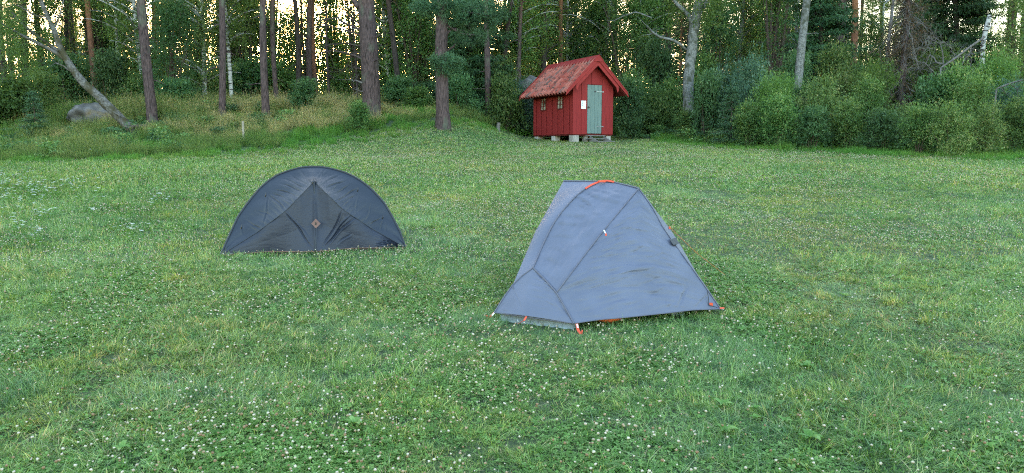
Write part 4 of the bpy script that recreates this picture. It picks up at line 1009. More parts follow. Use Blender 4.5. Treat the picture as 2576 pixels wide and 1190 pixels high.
# ------------------------------------------------------------------ far wood: one mass
def far_wood():
    r=np.random.default_rng(99); ms=[]
    def comb(cr, h, rr, bk):
        V,Q=tube([(0,0,-.2),(0,0,h*.3),(0,0,h*.7),(0,0,h)],[rr,rr*.8,rr*.5,.02],7); me,lm=cr
        nv=len(me.vertices); co=np.empty(nv*3,np.float32); me.vertices.foreach_get("co",co); v=np.empty(nv,np.float32); me.attributes["v"].data.foreach_get("value",v)
        qq=np.arange(nv).reshape(-1,4)
        VV=np.vstack([co.reshape(-1,3),V,lm[0]]); return mesh("far_tree",VV,np.vstack([qq,Q+nv,lm[1]+nv+len(V)]),[me.materials[0],M[bk]],v=np.concatenate([v,np.full(len(VV)-nv,.5)]),h=VV[:,2],mi=[0]*len(qq)+[1]*(len(Q)+len(lm[1])))
    ms=[comb(PINE[0],17,.16,'dark_bark'),comb(PINE[1],15,.14,'orange_bark'),comb(BIRC[0],11.5,.09,'birch_bark'),comb(BIRC[1],12.5,.09,'birch_bark'),comb(SPRU[0],11,.1,'dark_bark'),
        mesh_copy(DECI[0][0]),mesh_copy(DECI[1][0]),mesh_copy(BU['broad'][0]),mesh_copy(leafy('sparse',  'birch_leaf', 88, 2.6, 10, 5200, .14, 30, .1, lsize=(.25,.42), twig=.8)[0])]
    P=[];I=[];S=[]
    for k in range(430):
        y=42+70*r.uniform()**1.1; x=r.uniform(-1,1)*(.8*y+6); b=x/y
        t=int(r.choice([0,1,2,3,4,5,6,7],p=[.24,.12,.12,.1,.08,.1,.08,.16]))
        gap=abs(b+.23)<.075 or (abs(b+.45)<.05 and t>=4)
        if gap:
            if r.uniform()<.45: continue
            t=8
        if b<-.05 and t in (4,5,6) and r.uniform()<.45: continue
        P.append((x,y,T(x,y))); I.append(t); S.append(r.uniform(.8,1.2)*(1.5 if t==7 else 1))
    for k in range(70):
        y=r.uniform(30,62); x=-r.uniform(.78,1.5)*y; P.append((x,y,T(x,y))); I.append(int(r.choice([0,1,2,3,6]))); S.append(r.uniform(.8,1.2))
    n=len(P); scatter("far_wood",P,r.uniform(0,6.28,n),np.array(S),I,ms,slope=False)
def mesh_copy(me): return me
far_wood()

# ------------------------------------------------------------------ SHED
def paint(name, c, dark, wood=0.12, streak=(14,14,1.2), rough=.75, worn=None):
    m, n, p = mat(name); tc = N(n,"ShaderNodeTexCoord").outputs["Object"]
    f = noise(n, 3.0, 6, tc, streak); f2 = noise(n, 1.3, 4, tc)
    col = ramp(n, [(.25, dark), (.55, c), (.9, tuple(min(1,v*1.25) for v in c))], f)
    col = mixc(n, mth(n,'MULTIPLY',f2,.5), col, tuple(v*.75 for v in c))
    if worn: col = mixc(n, ramp(n,[(.62,(0,0,0)),(.75,(1,1,1))],noise(n,4,6,tc,(9,9,1))), col, worn)
    n.links.new(col, p.inputs["Base Color"]); p.inputs["Roughness"].default_value = rough; p.inputs["Specular IOR Level"].default_value = .25
    bump(n, p, f, .5, .004); return m
M['red'] = paint("falu_red_paint", (.235,.02,.021), (.13,.012,.012))
M['red_trim'] = paint("red_trim_paint", (.25,.024,.023), (.18,.017,.016), streak=(3,3,3))
M['red_dark'] = paint("dark_red_wood", (.12,.016,.014), (.05,.01,.01))
M['green_door'] = paint("green_door_paint", (.14,.20,.19), (.075,.12,.118), streak=(16,16,.9), worn=(.22,.27,.25))
M['grey_wood'] = paint("grey_wood", (.30,.29,.27), (.13,.125,.12), streak=(4,4,4), worn=(.4,.39,.37))
M['stake_wood'] = paint("stake_wood", (.27,.24,.20), (.16,.14,.12), streak=(4,4,4))
M['step_wood'] = paint("step_wood", (.17,.165,.16), (.08,.075,.075), streak=(2,12,12))
M['concrete'] = plain("concrete", (.38,.37,.36), .9, .3, var=.3, nscale=6, bmp=.01)
M['metal'] = plain("galvanised_metal", (.30,.32,.34), .4, .5, .7, var=.1)
M['black'] = plain("black_iron", (.012,.012,.014), .5)
M['paper'] = plain("notice_paper", (.72,.74,.78), .5, var=.04)
M['ink'] = plain("notice_ink", (.03,.10,.13), .6)
M['ink2'] = plain("notice_print", (.42,.46,.55), .6)
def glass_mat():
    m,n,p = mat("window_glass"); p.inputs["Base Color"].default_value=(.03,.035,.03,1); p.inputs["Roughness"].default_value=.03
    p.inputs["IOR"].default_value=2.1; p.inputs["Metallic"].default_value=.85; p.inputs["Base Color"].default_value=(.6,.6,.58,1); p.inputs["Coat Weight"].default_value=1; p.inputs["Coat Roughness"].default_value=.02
    p.inputs['Metallic'].default_value=.25; tc=N(n,"ShaderNodeTexCoord").outputs["Object"]; n.links.new(ramp(n,[(.44,(.04,.04,.035)),(.54,(.50,.46,.40))],noise(n,6,4,tc,(1,1,.6))),p.inputs['Base Color']); bump(n,p,noise(n,3,2,tc),.12,.02); return m  # pale and dark noise paints bright sky patches into the pane colour
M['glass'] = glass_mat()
def tile_mat():
    m,n,p = mat("clay_tiles"); tc=N(n,"ShaderNodeTexCoord").outputs["Object"]
    r_=attr(n,"v"); c=ramp(n,[(0,(.15,.035,.028)),(.3,(.27,.055,.042)),(.6,(.36,.11,.085)),(.85,(.20,.09,.08)),(1,(.11,.07,.065))],r_)
    f=noise(n,16,6,tc); c=mixc(n,ramp(n,[(.62,(0,0,0)),(.8,(.6,.6,.6))],f),c,(.30,.25,.23))
    f2=noise(n,9,5,tc); c=mixc(n,ramp(n,[(.55,(0,0,0)),(.68,(1,1,1))],f2),c,(.035,.032,.03))
    n.links.new(c,p.inputs["Base Color"]); p.inputs["Roughness"].default_value=.85; bump(n,p,f,.5,.01); return m
M['tiles'] = tile_mat()

def shed():
    az = rad(27); gp = pix(1440.6, 335.3, 29.3); floor_z = gp.z
    org = Vector((gp.x, gp.y, floor_z)); e = empty("red_shed", org, az)
    tag(e, "small red wooden outhouse with green door and clay tile roof at the wood's edge", "shed")
    W_, D_, Hs = 1.80, 3.05, 1.70                         # front width (x), depth (y), wall height
    ez = 1.76; pk = 2.78; cx = W_/2; ov = .42             # ridge height, roof pitch from peak
    pitch = math.atan2(pk-ez+.02, cx+.16); tp = math.tan(pitch); r = np.random.default_rng(3)
    roofz = lambda x: pk - abs(x-cx)*tp
    # walls: boards set alternately proud
    mb = MB()
    def wall_boards(n0, n1, edges, horiz, face, zt, proud0=0):
        for k in range(len(edges)-1):
            a,b = edges[k],edges[k+1]; pr = .022 if (k+proud0)%2 else .0
            gap=.004; z1a=zt(a+gap); z1b=zt(b-gap); zb=-.02-.008*r.uniform()
            if horiz=='x': y0=face; poly=[(a+gap,y0-pr-.022,zb),(b-gap,y0-pr-.022,zb),(b-gap,y0-pr-.022,z1b),(a+gap,y0-pr-.022,z1a)]; mb.prism(poly,(0,.022,0))
            else: x0=face; poly=[(x0-pr-.022,a+gap,zb),(x0-pr-.022,b-gap,zb),(x0-pr-.022,b-gap,z1b),(x0-pr-.022,a+gap,z1a)]; mb.prism(poly,(.022,0,0))
    dl, dr_, dh = .62, 1.30, 1.86                        # door opening on the front
    # inner box (behind boards), with window openings on both long sides
    def wallbox(x0,x1,y0,y1,z0,z1): mb.box(x0,x1,y0,y1,z0,z1)
    wins=[(.70,1.10),(2.02,2.42)]; wz0,wz1=.97,1.46
    for (xa,xb) in ((0,.04),(W_-.04,W_)):
        ys=[0]+[v for w_ in wins for v in w_]+[D_]
        for i in range(0,len(ys),2): wallbox(xa,xb,ys[i],ys[i+1],-.02,Hs)
        for (a,b) in wins: wallbox(xa+.001,xb-.001,a,b,-.02,wz0); wallbox(xa+.001,xb-.001,a,b,wz1,Hs)
    for (ya,yb) in ((.041,.07),(D_-.04,D_)):
        mb.prism([(.05,ya,-.02),(W_-.05,ya,-.02),(W_-.05,ya,Hs),(cx,ya,pk-.12),(.05,ya,Hs)],(0,yb-ya,0))
    # side boards (x = 0 face), broken round the windows
    ed=np.linspace(0.0,D_,15); ed[1:-1]+=r.uniform(-.015,.015,13)
    for k in range(14):
        a,b=ed[k],ed[k+1]; pr=.026 if k%2 else 0; g_=.008; x0=-.022-pr
        segs=[(-.025-.01*r.uniform(),Hs)]
        for (wa,wb) in wins:
            if b>wa+.01 and a<wb-.01:
                aa,bb=max(a,wa),min(b,wb); segs=[(-.03,wz0),(wz1,Hs)]
                if a<wa: mb.box(x0,x0+.022,a+g_,wa,wz0+.001,wz1-.001)
                if b>wb: mb.box(x0,x0+.022,wb,b-g_,wz0+.001,wz1-.001)
        for (z0,z1) in segs: mb.box(x0,x0+.022,a+g_,b-g_,z0,z1)
        mb.box(W_+.0,W_+.022+pr,a+g_,b-g_,-.03,Hs)
    fe=[-.022,.30,dl]; 
    for (a,b,pr,z0) in ((-.024,.13,.02,-.03),(.135,.36,.0,-.03),(.363,dl-.003,.018,-.03),(dl,.80,0,dh+.01),(.803,1.06,.018,dh+.01),(1.063,dr_,.0,dh+.01),(dr_+.003,W_-.16,.016,-.03),(W_-.157,W_+.024,.002,-.03)):
        zt=lambda x:min(roofz(x)-.10,pk)
        pts=[(a,z0),(b,z0),(b,zt(b))]+([(cx,zt(cx))] if a<cx<b else [])+[(a,zt(a))]
        mb.prism([(x,-.022-pr,z) for x,z in pts],(0,.022,0))
        pts2=[(x,D_+.022+pr,z) for x,z in pts]; mb.prism(pts2,(0,-.022,0))
    
    mb.build("wall", M['red'], e, bevel=.003)
    fm=MB(); fm.box(.0,W_-.0,.0,D_-.0,-.075,-.031); fm.build("sill_beam",M['red_dark'],e)
    # door
    d=MB(); n=4; xs=np.linspace(dl+.012,dr_-.012,n+1)
    for k in range(n): d.box(xs[k]+.003,xs[k+1]-.003,-.030,-.004-.0*k,.0,dh-.012)
    d.box(dl+.011,dr_-.011,-.006,.012,.001,dh-.013)
    do=d.build("door",M['green_door'],e,bevel=.004)
    for hz in (1.60,.27):
        h=MB(); h.box(dr_-.25,dr_+.035,-.040,-.0335,hz-.012,hz+.014); h.box(dr_+.0,dr_+.06,-.052,-.041,hz-.02,hz+.022); h.build("hinge",M['metal'],do)
    hm=MB(); t=np.linspace(0,2*np.pi,28)[:-1]; hx=16*np.sin(t)**3; hy=13*np.cos(t)-5*np.cos(2*t)-2*np.cos(3*t)-np.cos(4*t)
    hm.prism([(.985-.01+a*.0026,-.0325,1.60+b*.0030) for a,b in zip(hx,hy)],(0,.003,0)); hm.build("heart_hole_shade",M['black'],do)  # no opening cut: black heart plate paints the dark inside of the hole
    lm=MB(); lm.box(dl-.05,dl+.12,-.052,-.040,.985,1.005); lm.box(dl+.04,dl+.07,-.055,-.031,.96,1.03); lm.build("latch",M['black'],do)
    fr=MB(); fr.box(dl-.005,dl+.011,-.028,.03,-.001,dh+.005); fr.box(dr_-.011,dr_+.003,-.028,.03,-.001,dh+.005); fr.box(dl+.011,dr_-.011,-.028,.03,dh-.012,dh+.004); fr.build("door_frame",M['red_dark'],e)
    # windows
    for (a,b) in wins:
        for sgn,xf in ((-1,-.03),(1,W_+.03)):
            f=MB(); x0,x1=(xf-.024,xf+.024)
            f.box(x0,x1,a-.03,a+.02,wz0-.03,wz1+.03); f.box(x0,x1,b-.02,b+.03,wz0-.03,wz1+.03)
            f.box(x0,x1,a+.02,b-.02,wz0-.03,wz0+.02); f.box(x0,x1,a+.02,b-.02,wz1-.02,wz1+.03)
            f.box(x0+.008,x1-.008,(a+b)/2-.011,(a+b)/2+.011,wz0+.02,wz1-.02)
            for q in (1/3.,2/3.):
                zz=wz0+(wz1-wz0)*q; f.box(x0+.010,x1-.010,a+.02,(a+b)/2-.011,zz-.009,zz+.009); f.box(x0+.010,x1-.010,(a+b)/2+.011,b-.02,zz-.009,zz+.009)
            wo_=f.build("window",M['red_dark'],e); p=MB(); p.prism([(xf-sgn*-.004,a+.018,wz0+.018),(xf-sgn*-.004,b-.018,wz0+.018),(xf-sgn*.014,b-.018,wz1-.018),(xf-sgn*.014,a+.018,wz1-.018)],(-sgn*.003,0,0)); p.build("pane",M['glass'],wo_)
    # notice
    nb=MB(); nx0,nx1,nz0,nz1=.335,.545,.93,1.24; nb.box(nx0,nx1,-.066,-.054,nz0,nz1); no=nb.build("notice",M['paper'],e)
    for k in range(3):
        pi=MB(); cz=nz1-.055-.062*k; t=np.linspace(0,6.283,11)[:-1]; pi.prism([(nx0+.048+.018*math.cos(q),-.0675,cz+.020*math.sin(q)) for q in t],(0,.001,0)); pi.build("symbol",M['ink'],no)
    pl=MB()
    for k in range(9): pl.box(nx0+.085,nx1-.03-.02*(k%3),-.0675,-.0665,nz1-.045-.026*k,nz1-.038-.026*k)
    pl.build("text_line",M['ink2'],no)
    # roof: pantiles
    y0,y1=-.34,D_+.38; half=cx+ov+.02; nc=17; nrow=6; res=8
    for sgn in (-1,1):
        sl=half/math.cos(pitch); V=[];Q=[];vv=[]
        rowV=0; rc=np.random.default_rng(20+sgn)
        colv=rc.beta(2.5,2.5,nc)
        for row in range(nrow):
            for col in range(nc):
                jit=rc.uniform(-.008,.008,2); val=np.clip(colv[col]+rc.normal()*.16,0,1)
                uu=np.linspace(0,1,res+1); base=len(V)
                for tt in (0,1):
                    s_=sl*(row+tt*1.12)/nrow; s_=min(s_,sl+.02)
                    for q in uu:
                        yv=y0+(y1-y0)*(col+q)/nc+jit[0]*(1-tt)
                        hgt=.05+.046*math.cos(2*math.pi*(q-.3))+.018*math.cos(4*math.pi*(q-.3)) + (.028*tt) +jit[1]
                        x=s_*math.cos(pitch); z=pk-s_*math.sin(pitch)
                        V.append((cx+sgn*(x+hgt*math.sin(pitch)), yv, z+hgt*math.cos(pitch)+.02)); vv.append(val)
                # thickness edge
                for q in uu:
                    p_=V[base+res+1+int(round(q*res))]; V.append((p_[0]-sgn*.016*math.sin(pitch),p_[1],p_[2]-.022)); vv.append(val*.8)
                for i in range(res):
                    a=base+i; Q.append((a,a+1,a+res+2,a+res+1)); Q.append((a+res+1,a+res+2,a+2*res+3,a+2*res+2))
        ro=obj("roof_tiles",mesh("roof_tiles",V,Q,M['tiles'],v=vv,smooth=False),e)
        # sub-roof boards
        b=MB(); px_=cx+sgn*(half-.03); b.prism([(cx,y0+.02,pk-.005),(px_,y0+.02,pk-(half-.03)*tp-.005),(px_,y0+.02,pk-(half-.03)*tp-.03),(cx,y0+.02,pk-.035)],(0,y1-y0-.04,0)); b.build("roof_boards",M['red_dark'],e)
    # bargeboards: an upper board on the tile edge and a lower board with pointed drop
    for yb,dirn in ((y0-.03,1),(y1,1)):
        for sgn in (-1,1):
            b=MB(); X_=lambda q:cx+sgn*q
            up=.15; lo=-.03; e1=half+.03
            b.prism([(X_(0),yb,pk+up),(X_(e1),yb,pk-e1*tp+up),(X_(e1+.06),yb,pk-e1*tp+up-.19),(X_(0),yb,pk+lo)],(0,.03,0))
            b.box(min(X_(0),X_(e1)),max(X_(0),X_(e1)),0,.0001,-10,-9.9999) if False else None
            q2=half*.72
            b.prism([(X_(.0),yb+.031,pk+lo+.02),(X_(q2),yb+.031,pk-q2*tp+lo+.02),(X_(q2+.0),yb+.031,pk-q2*tp-.17),(X_(q2-.045),yb+.031,pk-q2*tp-.26),(X_(q2-.08),yb+.031,pk-q2*tp-.17),(X_(q2-.11),yb+.031,pk-q2*tp-.07),(X_(0),yb+.031,pk-.22)],(0,.022,0))
            b.prism([(X_(0),yb-.012,pk+up+.015),(X_(e1),yb-.012,pk-e1*tp+up+.015),(X_(e1),yb-.012,pk-e1*tp+up-.045),(X_(0),yb-.012,pk+up-.045)],(0,.06,0))
            b.build("barge_board",M['red_trim'],e,bevel=.003)
    # ridge boards and gable piece
    for sgn in (-1,1):
        b=MB(); q=.20; zt=pk+.175
        b.prism([(cx,y0-.07,zt),(cx+sgn*q,y0-.07,zt-q*tp),(cx+sgn*q,y0-.07,zt-q*tp-.03),(cx,y0-.07,zt-.03)],(0,y1-y0+.12,0)); b.build("ridge_board",M['red_trim'],e,bevel=.003)
    b=MB(); q=.235; b.prism([(cx,y0-.058,pk+.155),(cx+q,y0-.058,pk+.15-q*tp),(cx-q,y0-.058,pk+.15-q*tp)],(0,.014,0)); b.build("gable_piece",M['red_trim'],e)
    hp=MB(); hp.prism([(cx-.09,y0+.03,pk-.17),(cx+.09,y0+.03,pk-.17),(cx+.075,y0+.03,pk-.23),(cx+.03,y0+.03,pk-.21),(cx,y0+.03,pk-.27),(cx-.03,y0+.03,pk-.21),(cx-.075,y0+.03,pk-.23)],(0,.02,0)); hp.build("gable_ornament",M['red_trim'],e)
    # support blocks
    Rz=Matrix.Rotation(az,3,'Z')
    for (x,y,w,mt) in ((.02,.02,.28,'grey_wood'),(.05,1.45,.26,'concrete'),(.05,2.85,.26,'concrete'),(.62,.12,.16,'grey_wood'),(1.62,.10,.2,'concrete'),(1.62,1.5,.24,'concrete'),(1.62,2.85,.24,'concrete')):
        wp=org+Rz@Vector((x+w/2-.1,y,0)); gz=T(wp.x,wp.y)-floor_z-.05
        b=MB(); b.box(x-.04,x-.04+w,y-.06,y+w*.8,gz,-.076); b.build("support_block",M[mt],e,bevel=.012)
    # steps
    st=MB(); base_z=T(*(org+Rz@Vector((1.0,-.7,0)))[:2])-floor_z
    so=empty("steps"); so.parent=e
    lv=[(-.05,.02,-.07),( -.34,-.03,-.19),(-.60,-.30,-.30),(-.86,-.56,base_z+.045)]
    lv[3]=(-.86,-.56,max(base_z+.05,-.42))
    for k,(ya,yb,z) in enumerate(lv):
        if k==0: ya,yb=-.22,-.055
        b=MB(); b.box(.56,1.36,ya,yb,z-.035,z); b.build("tread",M['step_wood'],so,bevel=.006)
    for x in (.64,1.26):
        b=MB(); b.prism([(x,-.2,-.106),(x,-.86,lv[3][2]-.036),(x,-.86,lv[3][2]-.10),(x,-.2,lv[3][2]-.10)],(.035,0,0)); b.build("stringer",M['step_wood'],so)
    return e, org, az
SHED = shed()

# ------------------------------------------------------------------ TENT FABRIC
def fabric(name, c, rough=.55, weave=900, sheen=.0):
    m,n,p=mat(name); tc=N(n,"ShaderNodeTexCoord").outputs["Object"]
    f=noise(n,5,5,tc); c2=ramp(n,[(.3,tuple(v*.9 for v in c)),(.7,tuple(v*1.08 for v in c))],f)
    n.links.new(c2,p.inputs["Base Color"]); p.inputs["Roughness"].default_value=rough; p.inputs["Specular IOR Level"].default_value=.45
    p.inputs["Sheen Weight"].default_value=sheen; p.inputs["Sheen Roughness"].default_value=.4
    bump(n,p,noise(n,14,4,tc,(1,1,2.2)),.35,.012); return m
M['navy'] = fabric("dark_tent_fabric",(.0095,.0155,.029),.5)
M['navy2'] = fabric("dark_tent_panel",(.0075,.0125,.030),.55)
M['navy_seam'] = plain("dark_seam",(.014,.018,.026),.6)
M['piping'] = plain("brown_piping",(.16,.085,.06),.6)
M['grey_fly'] = fabric("grey_tent_fabric",(.088,.100,.150),.6)
M['grey_seam'] = plain("pole_sleeve",(.078,.082,.118),.6)
M['inner'] = fabric("inner_tent_fabric",(.19,.23,.25),.6)
M['orange'] = plain("orange_webbing",(.55,.06,.02),.5)
M['orange_bag'] = plain("orange_bag",(.55,.12,.04),.6,var=.15,nscale=20,bmp=.01)
M['patch'] = plain("leather_patch",(.15,.08,.075),.6)
M['white'] = plain("white_tape",(.75,.75,.78),.5)
A3=lambda v: np.array(v,float)
def resample(P, n):
    P=np.array([A3(p) for p in P]); d=np.concatenate([[0],np.cumsum(np.linalg.norm(np.diff(P,axis=0),axis=1))]); d/=max(d[-1],1e-9); u=np.linspace(0,1,n)
    return np.stack([np.interp(u,d,P[:,c]) for c in range(3)],-1)
def smoothc(P, n, it=3):
    Q=resample(P,n)
    for _ in range(it): Q[1:-1]=Q[:-2]*.25+Q[1:-1]*.5+Q[2:]*.25
    return Q
def coons(c0,c1,d0,d1,disp=None,fold=None):
    """c0(u) bottom, c1(u) top, d0(v) left, d1(v) right; sampled curves"""
    nu,nv=len(c0),len(d0); u=np.linspace(0,1,nu)[None,:,None]; v=np.linspace(0,1,nv)[:,None,None]
    S=(1-v)*c0[None]+v*c1[None]+(1-u)*d0[:,None]+u*d1[:,None]-((1-u)*(1-v)*c0[0]+u*(1-v)*c0[-1]+(1-u)*v*c1[0]+u*v*c1[-1])
    if disp is not None:
        du=np.gradient(S,axis=1);dv=np.gradient(S,axis=0);nn=np.cross(du,dv);nn/=np.linalg.norm(nn,axis=2)[:,:,None]+1e-9
        S=S+nn*disp(u[...,0],v[...,0])[:,:,None]
    if fold is not None: S[...,1]+=fold(S)*np.sin(np.clip(v[...,0],0,1)*np.pi)**.2
    i,j=np.meshgrid(np.arange(nu-1),np.arange(nv-1)); b=(j*nu+i).ravel()
    return S.reshape(-1,3), np.stack([b,b+1,b+1+nu,b+nu],-1)
def creases(S, segs, conv, wd=1.6):
    """fold depth at points S from a list of measured fold lines"""
    d=S-np.array([0,0,CZ]); dep=d[...,1]*cp-d[...,2]*sp; up=d[...,1]*sp+d[...,2]*cp
    X_=PW/2+F*d[...,0]/dep; Y_=PH/2-F*up/dep; w=np.zeros(X_.shape)
    for sg in segs:
        (x0,y0),(x1,y1)=conv(sg[0],sg[1]),conv(sg[2],sg[3]); am=sg[4]; k=sg[5] if len(sg)>5 else wd
        L=math.hypot(x1-x0,y1-y0); t=((X_-x0)*(x1-x0)+(Y_-y0)*(y1-y0))/L/L; q=((X_-x0)*(y1-y0)-(Y_-y0)*(x1-x0))/L
        q=q+.02*L*np.sin(t*7+x0)
        w=w+1.1*am*sstep(-.12,.25,t)*(1-sstep(.6,1.15,t))*(np.exp(-(q/k)**2)-.55*np.exp(-((q-k*2.2)/(k*1.6))**2))
    return w
class Shell:
    def __init__(s): s.V=[];s.Q=[];s.n=0
    def add(s,VQ): s.V.append(VQ[0]);s.Q.append(VQ[1]+s.n);s.n+=len(VQ[0])
    def build(s,name,m,parent,org):
        me=mesh(name,np.vstack(s.V)-A3(org),np.vstack(s.Q),m,smooth=True); o=obj(name,me,parent)
        sd_=o.modifiers.new("thickness",'SOLIDIFY'); sd_.thickness=.0012; return o

# ---- dark tent
def dark_tent():
    c5=lambda cx,cy:((520+cx/4.25)*.9908,(400+cy/4.25)*.9908)
    Lc=gnd(555,647); Rc=gnd(1021,626); Bc=gnd(794,641); 
    org=Vector((Bc.x,Bc.y+.3,T(Bc.x,Bc.y+.3))); e=tag(empty("dark_tent",org),"low dark navy hooped tent with a small brown diamond patch","tent","tents pitched on the meadow")
    hp=[(200,1050),(245,950),(290,840),(380,640),(450,535),(520,440),(610,330),(700,250),(800,185),(920,140),(1040,108),(1160,98),(1250,101),(1340,115),(1420,135),(1500,160),(1590,200),(1670,250),(1740,305),(1800,360),(1865,430),(1920,500),(2000,640),(2080,800),(2145,950)]
    def Yb(px): return Lc.y+(Rc.y-Lc.y)*(px-562)/(1014-562)
    H=[]
    for a,b in hp:
        px,py=c5(a,b); by=643+(622-643)*(px-562)/452; hf=max(0,(by-py)/222); H.append(A3(pix(px,py,Yb(px)+.02+.52*hf)))
    H=[h_+A3(((k_-12)/12*.03,0,0)) for k_,h_ in enumerate(H)]; H[0]=A3(Lc)+A3((0,0,.01)); H[-1]=A3(Rc)+A3((0,0,.01))
    tip=A3(pix(*c5(1180,258),8.24)); top=H[11]
    def P5(a,b,Y): return A3(pix(*c5(a,b),Y))
    sL=[A3(Lc)+A3((.0,0,.012)),P5(560,810,8.02),P5(870,578,8.04),P5(1030,415,8.12),tip]; sR=[tip,P5(1330,405,8.16),P5(1490,560,8.16),P5(1800,765,8.28),A3(Rc)+A3((-.0,0,.012))]
    bL=[A3(Lc)+A3((0,0,.012)),A3(gnd(*c5(700,1045)))+A3((0,0,.03)),A3(Bc)+A3((0,0,.03))]; bR=[A3(Bc)+A3((0,0,.03)),A3(gnd(*c5(1600,1012)))+A3((0,0,.03)),A3(Rc)+A3((0,0,.012))]
    nu,nv=230,110
    rr=np.random.default_rng(5)
    ph=rr.uniform(0,6.28,20)
    def wr_up(left):
        def f(u,v):
            s=u if left else 1-u                        # 1 at the tip side
            w=np.zeros(np.broadcast(u,v).shape)+0*u*v
            env=np.exp(-((v-.0)/.62)**2)*sstep(.22,.5,s)*(1-sstep(.93,1,s)*.3)
            w=w+.004*(.5-np.abs(np.sin(s*34+2*v+1.3*np.sin(s*17)))**.45)*env
            w=w+.006*(.5-np.abs(np.sin(s*61+5*v+2*np.sin(s*9+1)))**.5)*env*np.exp(-(v/.4)**2)
            w=w+.006*np.sin(s*23+9*v)*np.sin(v*np.pi)
            w=w+.02*np.sin(v*np.pi)*s                   # belly
            w=w-.012*np.exp(-((s-.985+.1*v)/.012)**2)*(1-v)
            return w*(-1)
        return f
    def crease(u,v,a,b,wd,amp,fade=1.0):
        ax,ay=a;bx,by=b; L=math.hypot(bx-ax,by-ay); t=((u-ax)*(bx-ax)+(v-ay)*(by-ay))/L/L; d=((u-ax)*(by-ay)-(v-ay)*(bx-ax))/L
        return amp*np.exp(-(d/wd)**2)*sstep(-.02,.15,t)*(1-sstep(.8,1.05,t))
    def wr_lo(left):
        def f(u,v):
            s=u if left else 1-u; w=0*u*v
            for k,(a,b,am) in enumerate([] and [((.52,.93),(.93,.10),.013),((.56,.93),(.95,.16),-.008),((.60,.95),(.97,.2),.006)] if left else [] and
                                      [((.46,.9),(.93,.06),.016),((.52,.95),(.95,.1),-.012),((.4,.9),(.9,.05),.010),((.57,.95),(.97,.14),.008),((.34,.85),(.85,.05),-.006)]):
                w=w+crease(s,v,a,b,.013,am*.7)
            w=w+.004*np.sin(s*40+v*12)*np.exp(-((1-v)/.12)**2)*sstep(.3,.5,s)
            if not left: w=w+.008*np.sin(v*46+s*9)*np.exp(-((s-.05)/.16)**2)
            w=w-.022*np.sin(v*np.pi)*np.sin(s*np.pi)    # slightly hollow
            w=w-.030*np.exp(-((s-1)/.03)**2)*np.sin(np.clip(v,0,1)*np.pi)
            return w*(-1)
        return f
    UPF=[(1140,275,1030,140,.016),(1105,300,930,190,.014),(1090,335,860,230,.016),(1065,370,800,275,.014),(1015,420,740,340,.015),(960,480,700,380,.013),(1000,450,860,380,.010),(860,550,690,395,.016),(700,620,570,570,.006),(640,720,690,440,.006),(600,770,440,680,.009),(420,830,400,700,.006),
         (1205,250,1300,125,.015),(1220,262,1320,150,.010),(1245,300,1450,185,.016),(1275,340,1540,240,.015),(1310,385,1440,300,.012),(1370,410,1580,290,.014),(1400,480,1650,335,.018),(1460,500,1640,400,.014),(1500,525,1600,420,.009),(1620,600,1660,400,.006),(1745,690,1800,500,.006),(1790,720,1925,640,.010),(1890,790,1930,660,.009),(1960,800,1950,690,.006)]
    LOF=[(870,590,1160,965,.012,1.8),(890,590,1150,900,-.004),(1490,570,1265,985,.012,1.6),(1610,640,1290,960,.011,1.6),(1560,620,1300,930,-.010),(1580,820,1420,930,.006),(1840,930,2080,905,.006,1.),(1840,948,2100,930,.006,1.),(1820,975,2100,950,.007,1.),(1900,905,2060,885,.005,1.)]
    up=Shell(); lo=Shell(); n5=np.linspace(0,1,nv)
    HL=smoothc(H[:12],nu); HR=smoothc(H[11:],nu); SL=smoothc(sL,nu,2); SR=smoothc(sR,nu,2); BL=resample(bL,nu); BR=resample(bR,nu)
    ln=lambda a,b,n=nv:resample([a,b],n)
    up.add(coons(SL,HL,ln(SL[0],HL[0]),ln(SL[-1],HL[-1]),wr_up(True),lambda S:creases(S,UPF,c5)))
    up.add(coons(SR,HR,ln(SR[0],HR[0]),ln(SR[-1],HR[-1]),wr_up(False),lambda S:creases(S,UPF,c5)))
    mid=resample([BL[-1],P5(1195,700,8.13),tip],nv)
    lo.add(coons(BL,SL,ln(BL[0],SL[0]),mid,wr_lo(True),lambda S:creases(S,LOF,c5))); lo.add(coons(BR,SR,mid,ln(BR[-1],SR[-1]),wr_lo(False),lambda S:creases(S,LOF,c5)))
    # back half: a mirrored canopy falling away behind the hoop
    off=A3((-.10,1.25,.085)); bk=resample([A3(Lc)+A3((.18,.75,.06)),A3(Bc)+off,A3(Rc)+A3((-.22,.75,.04))],2*nu-1); HA=np.vstack([HL,HR[1:]]); 
    up.add(coons(HA,bk,ln(HA[0],bk[0],30),ln(HA[-1],bk[-1],30),lambda u,v:-.16*np.sin(v*np.pi)*np.sin(u*np.pi)*-1))
    up.build("canopy",M['navy'],e,org); lo.build("door_panel",M['navy2'],e,org)
    def seam(name,P,r_,m,n=60,off=(0,-.004,0)):
        mb=MB(); mb.tube(smoothc(P,n,1)+A3(off)-A3(org),r_,6); return mb.build(name,M[m],e,smooth=True)
    seam("hoop_sleeve",np.vstack([HL,HR[1:]]),.011,'navy_seam',160,(0,0,.002))
    seam("seam",SL,.0028,'navy_seam'); seam("seam",SR,.0028,'navy_seam'); seam("zip",mid,.011,'navy_seam',40,(0,-.008,0))
    seam("piping",np.vstack([BL,BR[1:]]),.0045,'piping',120)
    mb=MB(); BB=np.vstack([BL,BR[1:]])[::6]
    for k in range(len(BB)-1):
        a,b=BB[k]-A3(org),BB[k+1]-A3(org); mb.prism([a+A3((0,.006,0)),b+A3((0,.006,0)),b+A3((0,.006,-.06)),a+A3((0,.006,-.06))],(0,.01,0))
    mb.build("mud_flap",M['black'],e)
